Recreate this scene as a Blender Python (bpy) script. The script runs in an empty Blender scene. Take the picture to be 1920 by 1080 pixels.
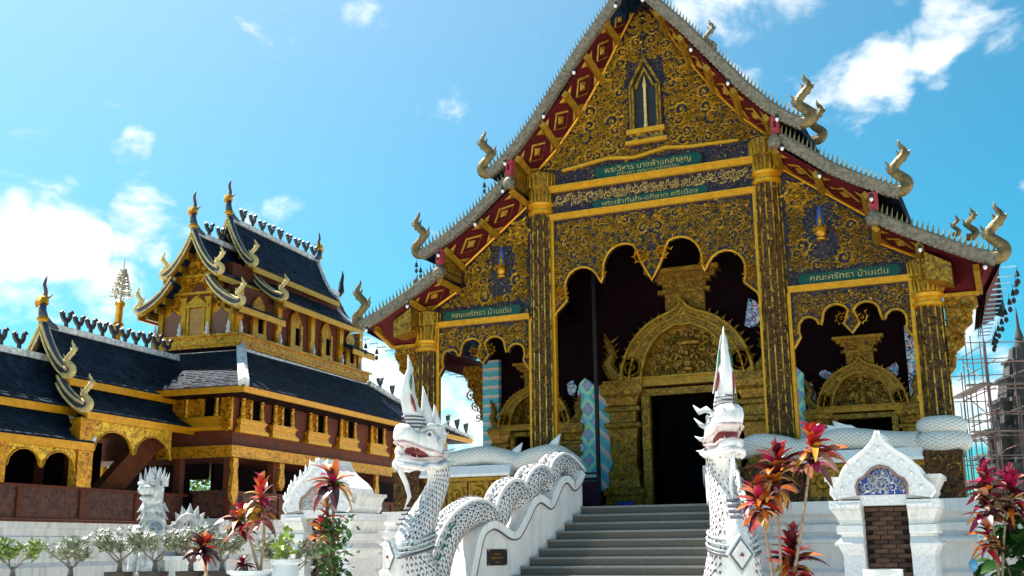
import bpy, math, random
from mathutils import Vector, Matrix
PI = math.pi
rnd = random.Random(7)
S = bpy.context.scene
COL = S.collection
# ---------------------------------------------------------------- camera
YAW, PITCH, ROLL = math.radians(-24.66), math.radians(12.951), math.radians(-0.572)
fw = Vector((math.sin(YAW)*math.cos(PITCH), math.cos(YAW)*math.cos(PITCH), math.sin(PITCH)))
rt = Vector((math.cos(YAW), -math.sin(YAW), 0)); up = rt.cross(fw)
r2 = rt*math.cos(ROLL) + up*math.sin(ROLL); u2 = up*math.cos(ROLL) - rt*math.sin(ROLL)
cd = bpy.data.cameras.new('camera'); cd.sensor_width = 36; cd.lens = 2100/1920*36
cd.clip_start = 0.1; cd.clip_end = 4000
cam = bpy.data.objects.new('camera', cd); COL.objects.link(cam)
cam.matrix_world = Matrix(((r2.x, u2.x, -fw.x, 6.758), (r2.y, u2.y, -fw.y, -21.7), (r2.z, u2.z, -fw.z, 1.55), (0, 0, 0, 1)))
S.camera = cam
# ---------------------------------------------------------------- sun, sky, exposure
SUN = Vector((-0.58, 0.13, 1.0)).normalized()
sl = bpy.data.lights.new('sun', 'SUN'); sl.energy = 5.0; sl.angle = math.radians(0.5); sl.color = (1.0, 0.95, 0.86)
so = bpy.data.objects.new('sun', sl); COL.objects.link(so); so.rotation_euler = SUN.to_track_quat('Z', 'Y').to_euler()
S.view_settings.view_transform = 'Standard'; S.view_settings.look = 'None'
S.view_settings.gamma = 1.0; S.view_settings.use_curve_mapping = False
S.view_settings.exposure = 1.32
W = bpy.data.worlds.new('World'); S.world = W; W.use_nodes = True
nt = W.node_tree; N = nt.nodes; L = nt.links; N.clear()
def wn(t, **k):
    n = N.new(t)
    for a, b in k.items(): setattr(n, a, b)
    return n
def wmath(op, a, b=None, clamp=False):
    n = wn('ShaderNodeMath', operation=op, use_clamp=clamp)
    for i, q in enumerate((a, b)):
        if q is None: continue
        if isinstance(q, (int, float)): n.inputs[i].default_value = q
        else: L.new(q, n.inputs[i])
    return n.outputs[0]
sky = wn('ShaderNodeTexSky', sky_type='NISHITA'); sky.sun_disc = False
sky.sun_elevation = math.asin(SUN.z); sky.sun_rotation = math.atan2(SUN.x, SUN.y)
sky.air_density = 1.0; sky.dust_density = 1.4; sky.ozone_density = 1.0; sky.altitude = 300
tint = wn('ShaderNodeMix', data_type='RGBA', blend_type='MULTIPLY'); tint.inputs[0].default_value = 1
tint.inputs[7].default_value = (0.17, 0.97, 1.06, 1); L.new(sky.outputs[0], tint.inputs[6])
tc = wn('ShaderNodeTexCoord')
# bright aureole that thin high haze makes round the sun
au = wn('ShaderNodeVectorMath', operation='DOT_PRODUCT'); L.new(tc.outputs['Generated'], au.inputs[0]); au.inputs[1].default_value = SUN
aur = wmath('MULTIPLY', wmath('POWER', wmath('MAXIMUM', au.outputs['Value'], 0.0), 3.2), 5.2)
auc = wn('ShaderNodeMix', data_type='RGBA', blend_type='ADD'); auc.inputs[0].default_value = 1; L.new(tint.outputs[2], auc.inputs[6])
aus = wn('ShaderNodeVectorMath', operation='SCALE'); aus.inputs[0].default_value = (1.0, .62, .5); L.new(aur, aus.inputs['Scale']); L.new(aus.outputs[0], auc.inputs[7])
def pixdir(px, py):
    d = r2*(px-960) - u2*(py-540) + fw*2100
    return d.normalized()
mp = wn('ShaderNodeMapping'); mp.inputs['Scale'].default_value = (1, 1, 1.7); L.new(tc.outputs['Generated'], mp.inputs[0])
nz = wn('ShaderNodeTexNoise'); nz.inputs['Scale'].default_value = 9.0; nz.inputs['Detail'].default_value = 10; nz.inputs['Roughness'].default_value = 0.58
nz.inputs['Distortion'].default_value = 0.25; L.new(mp.outputs[0], nz.inputs['Vector'])
# cumulus banks of the day, as angular patches of the sky (direction, radius in degrees, weight)
BANKS = [(120, 450, 3.8, .56), (20, 480, 3.4, .50), (180, 570, 4.2, .46), (50, 590, 3.2, .40), (285, 400, 2.4, .46), (255, 300, 1.9, .36), (490, 405, 2.2, .30),
         (1630, 110, 4.6, .44), (1480, 30, 3.6, .42), (1830, 95, 3.6, .46), (1350, 40, 3.4, .42), (1560, 180, 2.6, .3), (720, 740, 4.5, .50), (860, 760, 3.5, .44), (1840, 700, 3.0, .42), (1800, 790, 3.2, .48),
         (-300, 500, 8, .5), (2300, 250, 9, .4), (2500, 700, 8, .5), (-800, 800, 9, .45), (600, 900, 7, .5)]
wz = wn('ShaderNodeTexNoise'); wz.inputs['Scale'].default_value = 7; wz.inputs['Detail'].default_value = 4; L.new(tc.outputs['Generated'], wz.inputs['Vector'])
w1 = wn('ShaderNodeVectorMath', operation='SUBTRACT'); L.new(wz.outputs['Color'], w1.inputs[0]); w1.inputs[1].default_value = (.5, .5, .5)
w2 = wn('ShaderNodeVectorMath', operation='SCALE'); L.new(w1.outputs[0], w2.inputs[0]); w2.inputs['Scale'].default_value = .16
w3 = wn('ShaderNodeVectorMath', operation='ADD'); L.new(tc.outputs['Generated'], w3.inputs[0]); L.new(w2.outputs[0], w3.inputs[1])
w4 = wn('ShaderNodeVectorMath', operation='NORMALIZE'); L.new(w3.outputs[0], w4.inputs[0])
acc = None
for px, py, r, w in BANKS:
    dp = wn('ShaderNodeVectorMath', operation='DOT_PRODUCT'); L.new(w4.outputs[0], dp.inputs[0]); dp.inputs[1].default_value = pixdir(px, py)
    mr = wn('ShaderNodeMapRange', interpolation_type='SMOOTHSTEP'); L.new(dp.outputs['Value'], mr.inputs[0])
    mr.inputs[1].default_value = math.cos(math.radians(r)); mr.inputs[2].default_value = math.cos(math.radians(r*0.2)); mr.inputs[3].default_value = 0; mr.inputs[4].default_value = w
    acc = mr.outputs[0] if acc is None else wmath('MAXIMUM', acc, mr.outputs[0])
dens = wmath('ADD', acc, wmath('MULTIPLY', wmath('SUBTRACT', nz.outputs[0], .5), 2.3))
mr = wn('ShaderNodeMapRange', interpolation_type='SMOOTHSTEP'); L.new(dens, mr.inputs[0]); mr.inputs[1].default_value = 0.22; mr.inputs[2].default_value = 0.66
nz2 = wn('ShaderNodeTexNoise'); nz2.inputs['Scale'].default_value = 11; nz2.inputs['Detail'].default_value = 5; L.new(mp.outputs[0], nz2.inputs['Vector'])
cr = wn('ShaderNodeValToRGB'); L.new(nz2.outputs[0], cr.inputs[0])
cr.color_ramp.elements[0].position = .3; cr.color_ramp.elements[0].color = (6.6, 7.2, 7.6, 1); cr.color_ramp.elements[1].position = .6; cr.color_ramp.elements[1].color = (8.6, 8.8, 8.9, 1)
cm = wn('ShaderNodeMix', data_type='RGBA'); L.new(mr.outputs[0], cm.inputs[0]); L.new(auc.outputs[2], cm.inputs[6]); L.new(cr.outputs[0], cm.inputs[7])
bg = wn('ShaderNodeBackground'); bg.inputs[1].default_value = 0.062; L.new(cm.outputs[2], bg.inputs[0])
wo = wn('ShaderNodeOutputWorld'); L.new(bg.outputs[0], wo.inputs[0])
# ---------------------------------------------------------------- mesh helpers
class MB:
    def __init__(s): s.v = []; s.f = []; s.uv = {}
    def add(s, vs, fs, uv=None):
        o = len(s.v); s.v += [tuple(q) for q in vs]; s.f += [tuple(i+o for i in f) for f in fs]
        if uv:
            for i, q in enumerate(uv): s.uv[o+i] = q
    def join(s, m):
        o = len(s.v); s.v += m.v; s.f += [tuple(i+o for i in f) for f in m.f]
        for k, q in m.uv.items(): s.uv[k+o] = q
        return s
    def box(s, x0, x1, y0, y1, z0, z1):
        s.add([(x0,y0,z0),(x1,y0,z0),(x1,y1,z0),(x0,y1,z0),(x0,y0,z1),(x1,y0,z1),(x1,y1,z1),(x0,y1,z1)],
              [(0,3,2,1),(4,5,6,7),(0,1,5,4),(1,2,6,5),(2,3,7,6),(3,0,4,7)]); return s
    def frus(s, c, a, b, z0, z1):     # box tapering from half sizes a (bottom) to b (top)
        x, y = c
        s.add([(x-a[0],y-a[1],z0),(x+a[0],y-a[1],z0),(x+a[0],y+a[1],z0),(x-a[0],y+a[1],z0),(x-b[0],y-b[1],z1),(x+b[0],y-b[1],z1),(x+b[0],y+b[1],z1),(x-b[0],y+b[1],z1)],
              [(0,3,2,1),(4,5,6,7),(0,1,5,4),(1,2,6,5),(2,3,7,6),(3,0,4,7)]); return s
    def prism(s, P, a, b, ax='y'):
        n = len(P)
        f = {'y': lambda p, t: (p[0], t, p[1]), 'x': lambda p, t: (t, p[0], p[1]), 'z': lambda p, t: (p[0], p[1], t)}[ax]
        s.add([f(p, a) for p in P] + [f(p, b) for p in P], [tuple(range(n)), tuple(range(2*n-1, n-1, -1))] + [(i, i+n, (i+1) % n + n, (i+1) % n) for i in range(n)]); return s
    def quad(s, *P): s.add(P, [tuple(range(len(P)))]); return s
    def tube(s, P, r, n=6, flat=None, cap=True, vs=1.0):
        P = [Vector(p) for p in P]; m = len(P)
        R = r if isinstance(r, (list, tuple)) else [r]*m
        vs_, uv = [], []; d0 = None; dist = 0
        for i, p in enumerate(P):
            t = (P[min(i+1, m-1)] - P[max(i-1, 0)]).normalized()
            if d0 is None:
                a = Vector((0, 0, 1)) if abs(t.z) < .9 else Vector((0, 1, 0)); d0 = (a - t*a.dot(t)).normalized()
            else: d0 = (d0 - t*d0.dot(t)).normalized()
            b = t.cross(d0)
            if i: dist += (P[i]-P[i-1]).length
            for k in range(n+1):
                w = 2*PI*k/n; q = (d0*math.cos(w) + b*math.sin(w))*R[i]
                if flat:
                    fx = Vector(flat[0]).normalized(); q -= fx*q.dot(fx)*(1-flat[1])
                vs_.append(p+q); uv.append((dist*vs, k/n))
        fs = [(i*(n+1)+k, i*(n+1)+k+1, (i+1)*(n+1)+k+1, (i+1)*(n+1)+k) for i in range(m-1) for k in range(n)]
        if cap: fs += [tuple(range(n-1, -1, -1)), tuple((m-1)*(n+1)+k for k in range(n))]
        s.add(vs_, fs, uv); return s
    def lathe(s, prof, c=(0, 0, 0), n=12, sq=(1, 1)):
        m = len(prof)
        s.add([(c[0]+r*sq[0]*math.cos(2*PI*k/n), c[1]+r*sq[1]*math.sin(2*PI*k/n), c[2]+z) for r, z in prof for k in range(n)],
              [(i*n+k, i*n+(k+1) % n, (i+1)*n+(k+1) % n, (i+1)*n+k) for i in range(m-1) for k in range(n)] + [tuple(range(n-1, -1, -1)), tuple((m-1)*n+k for k in range(n))]); return s
    def loft(s, rings, cap=True):
        n = len(rings[0]); o = [p for r in rings for p in r]; m = len(rings)
        fs = [(i*n+k, i*n+(k+1) % n, (i+1)*n+(k+1) % n, (i+1)*n+k) for i in range(m-1) for k in range(n)]
        if cap: fs += [tuple(range(n-1, -1, -1)), tuple((m-1)*n+k for k in range(n))]
        s.add(o, fs); return s
    def spike(s, base, tip, w, d):       # four sided thorn
        b = Vector(base); w = Vector(w); d = Vector(d)
        s.add([b-w, b-d, b+w, b+d, Vector(tip)], [(0,1,4),(1,2,4),(2,3,4),(3,0,4)]); return s
    def mirx(s):
        m = MB(); m.v = [(-x, y, z) for x, y, z in s.v]; m.f = [tuple(reversed(f)) for f in s.f]; m.uv = dict(s.uv); return m
    def xf(s, M):
        m = MB(); m.v = [tuple(M @ Vector(p)) for p in s.v]; m.f = list(s.f); m.uv = dict(s.uv); return m
def me_of(name, mb, mat, smooth=False):
    me = bpy.data.meshes.new(name); me.from_pydata(mb.v, [], mb.f)
    if mb.uv:
        ul = me.uv_layers.new(name='UVMap'); idx = [0]*len(me.loops); me.loops.foreach_get('vertex_index', idx)
        ul.data.foreach_set('uv', [c for i in idx for c in mb.uv.get(i, (0, 0))])
    if smooth:
        me.polygons.foreach_set('use_smooth', [True]*len(me.polygons))
        if smooth is not True:
            try: me.set_sharp_from_angle(angle=math.radians(smooth))
            except Exception: pass
    me.materials.append(mat); me.update(); return me
def tag(o, label=None, cat=None, group=None, kind=None):
    for k, q in (('label', label), ('category', cat), ('group', group), ('kind', kind)):
        if q: o[k] = q
    return o
def ob(name, mb, mat, parent=None, smooth=False, **k):
    me = mb if isinstance(mb, bpy.types.Mesh) else me_of(name, mb, mat, smooth)
    o = bpy.data.objects.new(name, me); COL.objects.link(o)
    if parent: o.parent = parent
    return tag(o, **k)
def empty(name, loc=(0, 0, 0), rz=0, **k):
    o = bpy.data.objects.new(name, None); COL.objects.link(o); o.location = loc; o.rotation_euler = (0, 0, rz); o.empty_display_size = .3
    return tag(o, **k)
def kids(o): return [c for c in bpy.data.objects if c.parent == o]
def inside(P, x, y):
    r = False; j = len(P)-1
    for i in range(len(P)):
        if (P[i][1] > y) != (P[j][1] > y) and x < (P[j][0]-P[i][0])*(y-P[i][1])/(P[j][1]-P[i][1])+P[i][0]: r = not r
        j = i
    return r
def scroll(mb, cx, cz, r, a0, dr, y, h=.035, turns=1.6, leaf=True):
    K = 13; pts = []
    for k in range(K+1):
        t = k/K; a = a0+dr*t*turns*2*PI; q = r*(1-t)**.85+r*.08
        pts.append((cx+q*math.cos(a), cz+q*math.sin(a), a, q))
    vs, fs = [], []
    for k, (x, z, a, q) in enumerate(pts):
        w = r*.13*(1-.45*k/K); c, sn = math.cos(a), math.sin(a)
        vs += [(x+c*w, y, z+sn*w), (x, y-h, z), (x-c*w, y, z-sn*w)]
        if k: o = 3*k; fs += [(o-3, o, o+1, o-2), (o-2, o+1, o+2, o-1)]
    if leaf:
        for k in range(0, 8):
            x, z, a, q = pts[k]; a2 = a+dr*.45; l = r*(.52-.03*k)
            b = a+PI/2; o = len(vs); w = r*.15; c, sn = math.cos(a), math.sin(a)
            bx, bz = x+c*w*.5, z+sn*w*.5
            vs += [(bx+math.cos(b)*w, y, bz+math.sin(b)*w), (bx-math.cos(b)*w, y, bz-math.sin(b)*w), (bx+math.cos(a2)*l, y-h*.3, bz+math.sin(a2)*l), (bx, y-h*.9, bz)]
            fs += [(o, o+3, o+2), (o+3, o+1, o+2)]
    # rosette in the eye
    o = len(vs); vs.append((cx, y-h*1.3, cz))
    for k in range(6): vs.append((cx+r*.2*math.cos(k*PI/3), y-h*.2, cz+r*.2*math.sin(k*PI/3)))
    fs += [(o, o+1+(k+1) % 6, o+1+k) for k in range(6)]
    mb.add(vs, fs)
def scrollfield(poly, n, rmin, rmax, y, seed, pack=.8, h=.035, mir=None, avoid=None):
    R = random.Random(seed); mb = MB(); S_ = []
    xs = [p[0] for p in poly]; zs = [p[1] for p in poly]
    for i in range(n*14):
        if len(S_) >= n: break
        x = R.uniform(min(xs), max(xs)); z = R.uniform(min(zs), max(zs)); r = rmin+(rmax-rmin)*R.random()**1.6
        if i > n*6: r = rmin*R.uniform(.7, 1)
        if not all(inside(poly, x+r*.9*c, z+r*.9*d) for c, d in ((1,0),(-1,0),(0,1),(0,-1))): continue
        if avoid and any(abs(x-a[0]) < a[2]+r*.6 and abs(z-a[1]) < a[3]+r*.6 for a in avoid): continue
        if any((x-a)**2+(z-b)**2 < (pack*(r+c))**2 for a, b, c in S_): continue
        S_.append((x, z, r)); scroll(mb, x, z, r, R.uniform(0, 6.28), R.choice((-1, 1)), y, h, R.uniform(1.2, 1.8))
    sx, sz = max(xs)-min(xs), max(zs)-min(zs)          # small leaves and beads in the gaps
    for i in range(int(sx*sz*130)):
        x = R.uniform(min(xs), max(xs)); z = R.uniform(min(zs), max(zs))
        if not inside(poly, x, z) or any((x-a)**2+(z-b)**2 < (.62*c)**2 for a, b, c in S_) or (avoid and any(abs(x-a[0]) < a[2] and abs(z-a[1]) < a[3] for a in avoid)): continue
        a = R.uniform(0, 6.28); l = R.uniform(.022, .045); w = l*R.uniform(.3, .5); c, s = math.cos(a), math.sin(a)
        mb.add([(x+c*l, y, z+s*l), (x-s*w, y, z+c*w), (x-c*l, y, z-s*l), (x+s*w, y, z-c*w), (x, y-h*.6, z)], [(0, 1, 4), (1, 2, 4), (2, 3, 4), (3, 0, 4)])
    return mb
def arc(cx, cz, rx, rz, a0, a1, n): return [(cx+rx*math.cos(math.radians(a0+(a1-a0)*i/n)), cz+rz*math.sin(math.radians(a0+(a1-a0)*i/n))) for i in range(n+1)]
def text_mesh(body, size, name='lettering'):
    cu = bpy.data.curves.new(name, 'FONT'); cu.body = body; cu.size = size; cu.align_x = 'CENTER'; cu.extrude = .006; cu.resolution_u = 2
    o = bpy.data.objects.new(name, cu); COL.objects.link(o)
    bpy.context.view_layer.update()
    me = bpy.data.meshes.new_from_object(o.evaluated_get(bpy.context.evaluated_depsgraph_get())); bpy.data.objects.remove(o); return me
def catmull(P, n=4):
    o = []; P = [Vector(p) for p in P]
    for i in range(len(P)-1):
        a, b, c, d = P[max(i-1, 0)], P[i], P[i+1], P[min(i+2, len(P)-1)]
        for k in range(n):
            t = k/n; o.append(.5*((2*b)+(c-a)*t+(2*a-5*b+4*c-d)*t*t+(3*b-a-3*c+d)*t**3))
    return o+[P[-1]]
# ---------------------------------------------------------------- materials
MATS = {}
def mat(name, col, rough=.6, metal=0, var=.25, ns=6, bump=.15, bs=30, col2=None, spec=None, fine=0):
    if name in MATS: return MATS[name]
    m = bpy.data.materials.new(name); m.use_nodes = True; t = m.node_tree; n = t.nodes; l = t.links
    b = n['Principled BSDF']; b.inputs['Roughness'].default_value = rough; b.inputs['Metallic'].default_value = metal
    if spec is not None: b.inputs['Specular IOR Level'].default_value = spec
    c = n.new('ShaderNodeTexCoord'); z = n.new('ShaderNodeTexNoise'); z.inputs['Scale'].default_value = ns; z.inputs['Detail'].default_value = 6; z.inputs['Roughness'].default_value = .65
    l.new(c.outputs['Object'], z.inputs['Vector'])
    r = n.new('ShaderNodeValToRGB'); l.new(z.outputs[0], r.inputs[0])
    a = col2 or tuple(q*(1-var) for q in col); hi = tuple(min(1, q*(1+var*.6)) for q in col)
    r.color_ramp.elements[0].position = .33; r.color_ramp.elements[0].color = (*a, 1); r.color_ramp.elements[1].position = .66; r.color_ramp.elements[1].color = (*hi, 1)
    l.new(r.outputs[0], b.inputs['Base Color'])
    if bump:
        z2 = n.new('ShaderNodeTexNoise'); z2.inputs['Scale'].default_value = bs; z2.inputs['Detail'].default_value = 4; l.new(c.outputs['Object'], z2.inputs['Vector'])
        u = n.new('ShaderNodeBump'); u.inputs['Strength'].default_value = bump; u.inputs['Distance'].default_value = .02; l.new(z2.outputs[0], u.inputs['Height']); l.new(u.outputs[0], b.inputs['Normal'])
    MATS[name] = m; return m
def nodes_of(m): return m.node_tree.nodes, m.node_tree.links, m.node_tree.nodes['Principled BSDF']
def mosaic(name, cols, scale, rough=.35, metal=.4, bump=.6, feature='F1', dist=.0):
    """small glass-and-gilt chips: voronoi cells coloured at random from a short palette, cell edges recessed"""
    m = bpy.data.materials.new(name); m.use_nodes = True; n, l, b = nodes_of(m)
    c = n.new('ShaderNodeTexCoord'); v = n.new('ShaderNodeTexVoronoi'); v.inputs['Scale'].default_value = scale; l.new(c.outputs['Object'], v.inputs['Vector'])
    sp = n.new('ShaderNodeSeparateColor'); l.new(v.outputs['Color'], sp.inputs[0])
    nz = n.new('ShaderNodeTexNoise'); nz.inputs['Scale'].default_value = scale*.22; nz.inputs['Detail'].default_value = 3; nz.inputs['Distortion'].default_value = 1.5; l.new(c.outputs['Object'], nz.inputs['Vector'])
    ad = n.new('ShaderNodeMath'); ad.operation = 'MULTIPLY_ADD'; l.new(sp.outputs[0], ad.inputs[0]); ad.inputs[1].default_value = .55
    mu = n.new('ShaderNodeMath'); mu.operation = 'MULTIPLY_ADD'; l.new(nz.outputs[0], mu.inputs[0]); mu.inputs[1].default_value = 1.1; mu.inputs[2].default_value = -.33; l.new(mu.outputs[0], ad.inputs[2])
    r = n.new('ShaderNodeValToRGB'); r.color_ramp.interpolation = 'CONSTANT'; l.new(ad.outputs[0], r.inputs[0])
    e = r.color_ramp.elements
    while len(e) < len(cols): e.new(.5)
    for i, (p, q) in enumerate(cols): e[i].position = p; e[i].color = (*q, 1)
    l.new(r.outputs[0], b.inputs['Base Color']); b.inputs['Roughness'].default_value = rough; b.inputs['Metallic'].default_value = metal
    u = n.new('ShaderNodeBump'); u.inputs['Strength'].default_value = bump; u.inputs['Distance'].default_value = .03; l.new(sp.outputs[1], u.inputs['Height']); l.new(u.outputs[0], b.inputs['Normal'])
    MATS[name] = m; return m
GOLD = mat('gilt', (.50, .245, .009), .38, .55, .35, 9, .35, 26)
LEAFG = mat('leaf_gilt', (.86, .51, .055), .28, .55, .55, 13, .9, 34)
GOLDB = mat('bright_gilt', (.66, .30, .007), .36, .45, .22, 7, .3, 30)
GOLDD = mosaic('old_gilt', [(0, (.045, .022, .004)), (.18, (.16, .082, .007)), (.42, (.28, .145, .010)), (.70, (.44, .24, .018))], 30, .42, .5, .6)
GCARVB = mosaic('bright_carved_gilt', [(0, (.11, .045, .004)), (.18, (.36, .155, .005)), (.40, (.58, .255, .006)), (.72, (.76, .365, .012))], 22, .38, .45, .9)
GCARV = mosaic('carved_gilt', [(0, (.10, .05, .01)), (.2, (.42, .24, .015)), (.45, (.70, .42, .025)), (.72, (.86, .55, .05))], 17, .38, .5, .9)
FILI = mosaic('gilt_and_blue_glass', [(0, (.010, .007, .016)), (.22, (.018, .008, .008)), (.38, (.020, .016, .085)), (.47, (.045, .022, .010)), (.62, (.20, .11, .010)), (.68, (.020, .012, .025)), (.86, (.50, .31, .04))], 34, .3, .35, .9)
FILID = mosaic('dark_gilt_mosaic', [(0, (.02, .012, .02)), (.3, (.06, .03, .015)), (.5, (.20, .11, .015)), (.72, (.45, .27, .025))], 19, .35, .4, .8)
COLM = mosaic('column_mosaic', [(0, (.020, .008, .005)), (.3, (.060, .026, .010)), (.55, (.13, .065, .012)), (.72, (.05, .022, .010)), (.84, (.42, .25, .03))], 32, .5, .0, .5); nodes_of(COLM)[2].inputs['Specular IOR Level'].default_value = .15
BARGE = mat('weathered_silver_scale', (.19, .155, .105), .5, .2, .55, 16, 1.0, 30)
FINI = mat('grey_gilt', (.17, .115, .038), .45, .35, .6, 7, .8, 26)
SPIK = mat('dull_gilt_spike', (.22, .17, .06), .45, .3, .4, 9, .3, 30)
def plaster(name, col, dirt, amt, bump):
    m = mat(name, col, .75, 0, .07, 3, bump, 34); n, l, b = nodes_of(m)
    c = next(q for q in n if q.type == 'TEX_COORD'); mp_ = n.new('ShaderNodeMapping'); mp_.inputs['Scale'].default_value = (5, 5, .55); l.new(c.outputs['Object'], mp_.inputs[0])
    z = n.new('ShaderNodeTexNoise'); z.inputs['Scale'].default_value = 1.6; z.inputs['Detail'].default_value = 8; z.inputs['Roughness'].default_value = .7; l.new(mp_.outputs[0], z.inputs['Vector'])
    r = n.new('ShaderNodeValToRGB'); l.new(z.outputs[0], r.inputs[0]); r.color_ramp.elements[0].position = .46; r.color_ramp.elements[0].color = (0, 0, 0, 1); r.color_ramp.elements[1].position = .76; r.color_ramp.elements[1].color = (amt, amt, amt, 1)
    x = n.new('ShaderNodeMix'); x.data_type = 'RGBA'; src = b.inputs['Base Color'].links[0].from_socket; l.new(r.outputs[0], x.inputs[0]); l.new(src, x.inputs[6]); x.inputs[7].default_value = (*dirt, 1); l.new(x.outputs[2], b.inputs['Base Color']); return m
WHITE = plaster('white_plaster', (.79, .78, .765), (.46, .44, .40), .55, .14)
WHITEW = plaster('weathered_white_plaster', (.68, .675, .655), (.30, .29, .26), .8, .3)
STONE = mat('granite', (.12, .104, .085), .6, 0, .35, 34, .15, 60)
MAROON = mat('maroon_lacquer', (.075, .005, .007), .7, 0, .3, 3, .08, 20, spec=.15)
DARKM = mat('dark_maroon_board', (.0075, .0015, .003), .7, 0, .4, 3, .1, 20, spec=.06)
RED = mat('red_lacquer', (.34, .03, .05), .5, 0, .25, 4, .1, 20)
BLACK = mat('dark_interior', (.004, .0035, .004), 1.0, 0, .2, 3, 0, spec=0)  # near-black colour stands in for the darkness inside doors and windows
GREEN = mat('green_enamel', (.002, .05, .026), .3, 0, .4, 6, .1, 20)
WOOD = mat('red_brown_timber', (.105, .026, .011), .65, 0, .35, 5, .2, 18, spec=.2)
WOODP = mosaic('carved_timber', [(0, (.012, .003, .002)), (.25, (.045, .010, .005)), (.5, (.085, .020, .009)), (.8, (.11, .03, .014))], 16, .65, 0, 1.0)
SLATE = mat('blue_glaze_trim', (.03, .045, .09), .35, 0, .3, 8, .2, 30)
CREAM = mat('pale_gilt_trim', (.62, .47, .19), .5, .2, .3, 12, .5, 30)
DARKB = mat('dark_bronze', (.02, .018, .02), .5, .3, .3, 6, .1, 30)
BLUEG = mat('blue_enamel', (.01, .05, .30), .35, 0, .3, 5, .1, 20)
GREY = mat('grey_stone', (.42, .41, .40), .8, 0, .45, 7, .7, 16)
def tile_mat():
    m = bpy.data.materials.new('slate_blue_roof_tile'); m.use_nodes = True; n, l, b = nodes_of(m)
    c = n.new('ShaderNodeTexCoord'); s = n.new('ShaderNodeSeparateXYZ'); l.new(c.outputs['Object'], s.inputs[0])
    def mt(op, a, bb=None):
        q = n.new('ShaderNodeMath'); q.operation = op
        for i, x in enumerate((a, bb)):
            if x is None: continue
            if isinstance(x, (int, float)): q.inputs[i].default_value = x
            else: l.new(x, q.inputs[i])
        return q.outputs[0]
    hz = mt('ADD', s.outputs[0], s.outputs[1])
    row = mt('FRACT', mt('MULTIPLY', s.outputs[2], 13.0)); colm = mt('ABSOLUTE', mt('SUBTRACT', mt('FRACT', mt('MULTIPLY', hz, 9.5)), .5))
    h = mt('ADD', mt('MULTIPLY', row, -1.0), mt('MULTIPLY', colm, -.7))
    u = n.new('ShaderNodeBump'); u.inputs['Strength'].default_value = .45; u.inputs['Distance'].default_value = .03; l.new(h, u.inputs['Height']); l.new(u.outputs[0], b.inputs['Normal'])
    cb = n.new('ShaderNodeCombineXYZ'); l.new(mt('FLOOR', mt('MULTIPLY', hz, 9.5)), cb.inputs[0]); l.new(mt('FLOOR', mt('MULTIPLY', s.outputs[2], 13.0)), cb.inputs[1])
    z = n.new('ShaderNodeTexWhiteNoise'); z.noise_dimensions = '2D'; l.new(cb.outputs[0], z.inputs['Vector'])
    z3 = n.new('ShaderNodeTexNoise'); z3.inputs['Scale'].default_value = 1.3; z3.inputs['Detail'].default_value = 5; l.new(c.outputs['Object'], z3.inputs['Vector'])
    r = n.new('ShaderNodeValToRGB'); l.new(mt('ADD', mt('MULTIPLY', z.outputs['Value'], .6), mt('MULTIPLY', z3.outputs[0], .4)), r.inputs[0]); r.color_ramp.elements[0].position = .2; r.color_ramp.elements[1].position = .85; r.color_ramp.elements[0].color = (.0020, .008, .019, 1); r.color_ramp.elements[1].color = (.013, .030, .056, 1)
    l.new(r.outputs[0], b.inputs['Base Color']); b.inputs['Roughness'].default_value = .85; b.inputs['Specular IOR Level'].default_value = .05
    MATS[m.name] = m; return m
TILE = tile_mat()
TILEG = mosaic('glazed_roof_tile', [(0, (.0025, .008, .017)), (.25, (.005, .014, .028)), (.5, (.008, .021, .040)), (.75, (.014, .032, .056))], 5.5, .7, 0, .1); nodes_of(TILEG)[2].inputs['Specular IOR Level'].default_value = .15
def scale_mat(name, base, dot, edge, fu, fv, dotr=.22):
    """snake skin: diamond lattice along the body, each scale raised with a small dark eye"""
    m = bpy.data.materials.new(name); m.use_nodes = True; n, l, b = nodes_of(m)
    uv = n.new('ShaderNodeUVMap'); s = n.new('ShaderNodeSeparateXYZ'); l.new(uv.outputs[0], s.inputs[0])
    def mt(op, a, bb=None, c=None):
        q = n.new('ShaderNodeMath'); q.operation = op
        for i, x in enumerate((a, bb, c)):
            if x is None: continue
            if isinstance(x, (int, float)): q.inputs[i].default_value = x
            else: l.new(x, q.inputs[i])
        return q.outputs[0]
    U = mt('MULTIPLY', s.outputs[0], fu); V = mt('MULTIPLY', s.outputs[1], fv)
    a = mt('ABSOLUTE', mt('SUBTRACT', mt('FRACT', mt('ADD', U, V)), .5)); c = mt('ABSOLUTE', mt('SUBTRACT', mt('FRACT', mt('SUBTRACT', U, V)), .5))
    d = mt('MAXIMUM', a, c)       # 0 centre of a scale .. .5 its rim
    r = n.new('ShaderNodeValToRGB'); l.new(d, r.inputs[0]); e = r.color_ramp.elements
    e[0].position = dotr*.7; e[0].color = (*dot, 1); e[1].position = dotr; e[1].color = (*base, 1)
    q = e.new(.38); q.color = (*base, 1); q = e.new(.45); q.color = (*edge, 1)
    l.new(r.outputs[0], b.inputs['Base Color']); b.inputs['Roughness'].default_value = .55
    u = n.new('ShaderNodeBump'); u.inputs['Strength'].default_value = .7; u.inputs['Distance'].default_value = .03; l.new(mt('MULTIPLY', d, -1.0), u.inputs['Height']); l.new(u.outputs[0], b.inputs['Normal'])
    MATS[name] = m; return m
SCALE = scale_mat('naga_scale_skin', (.78, .76, .75), (.13, .09, .09), (.13, .12, .13), 6.2, 13, .24)
SCALEF = scale_mat('fine_white_scale_skin', (.80, .79, .75), (.34, .32, .27), (.30, .28, .23), 9.0, 16, .14)
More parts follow.
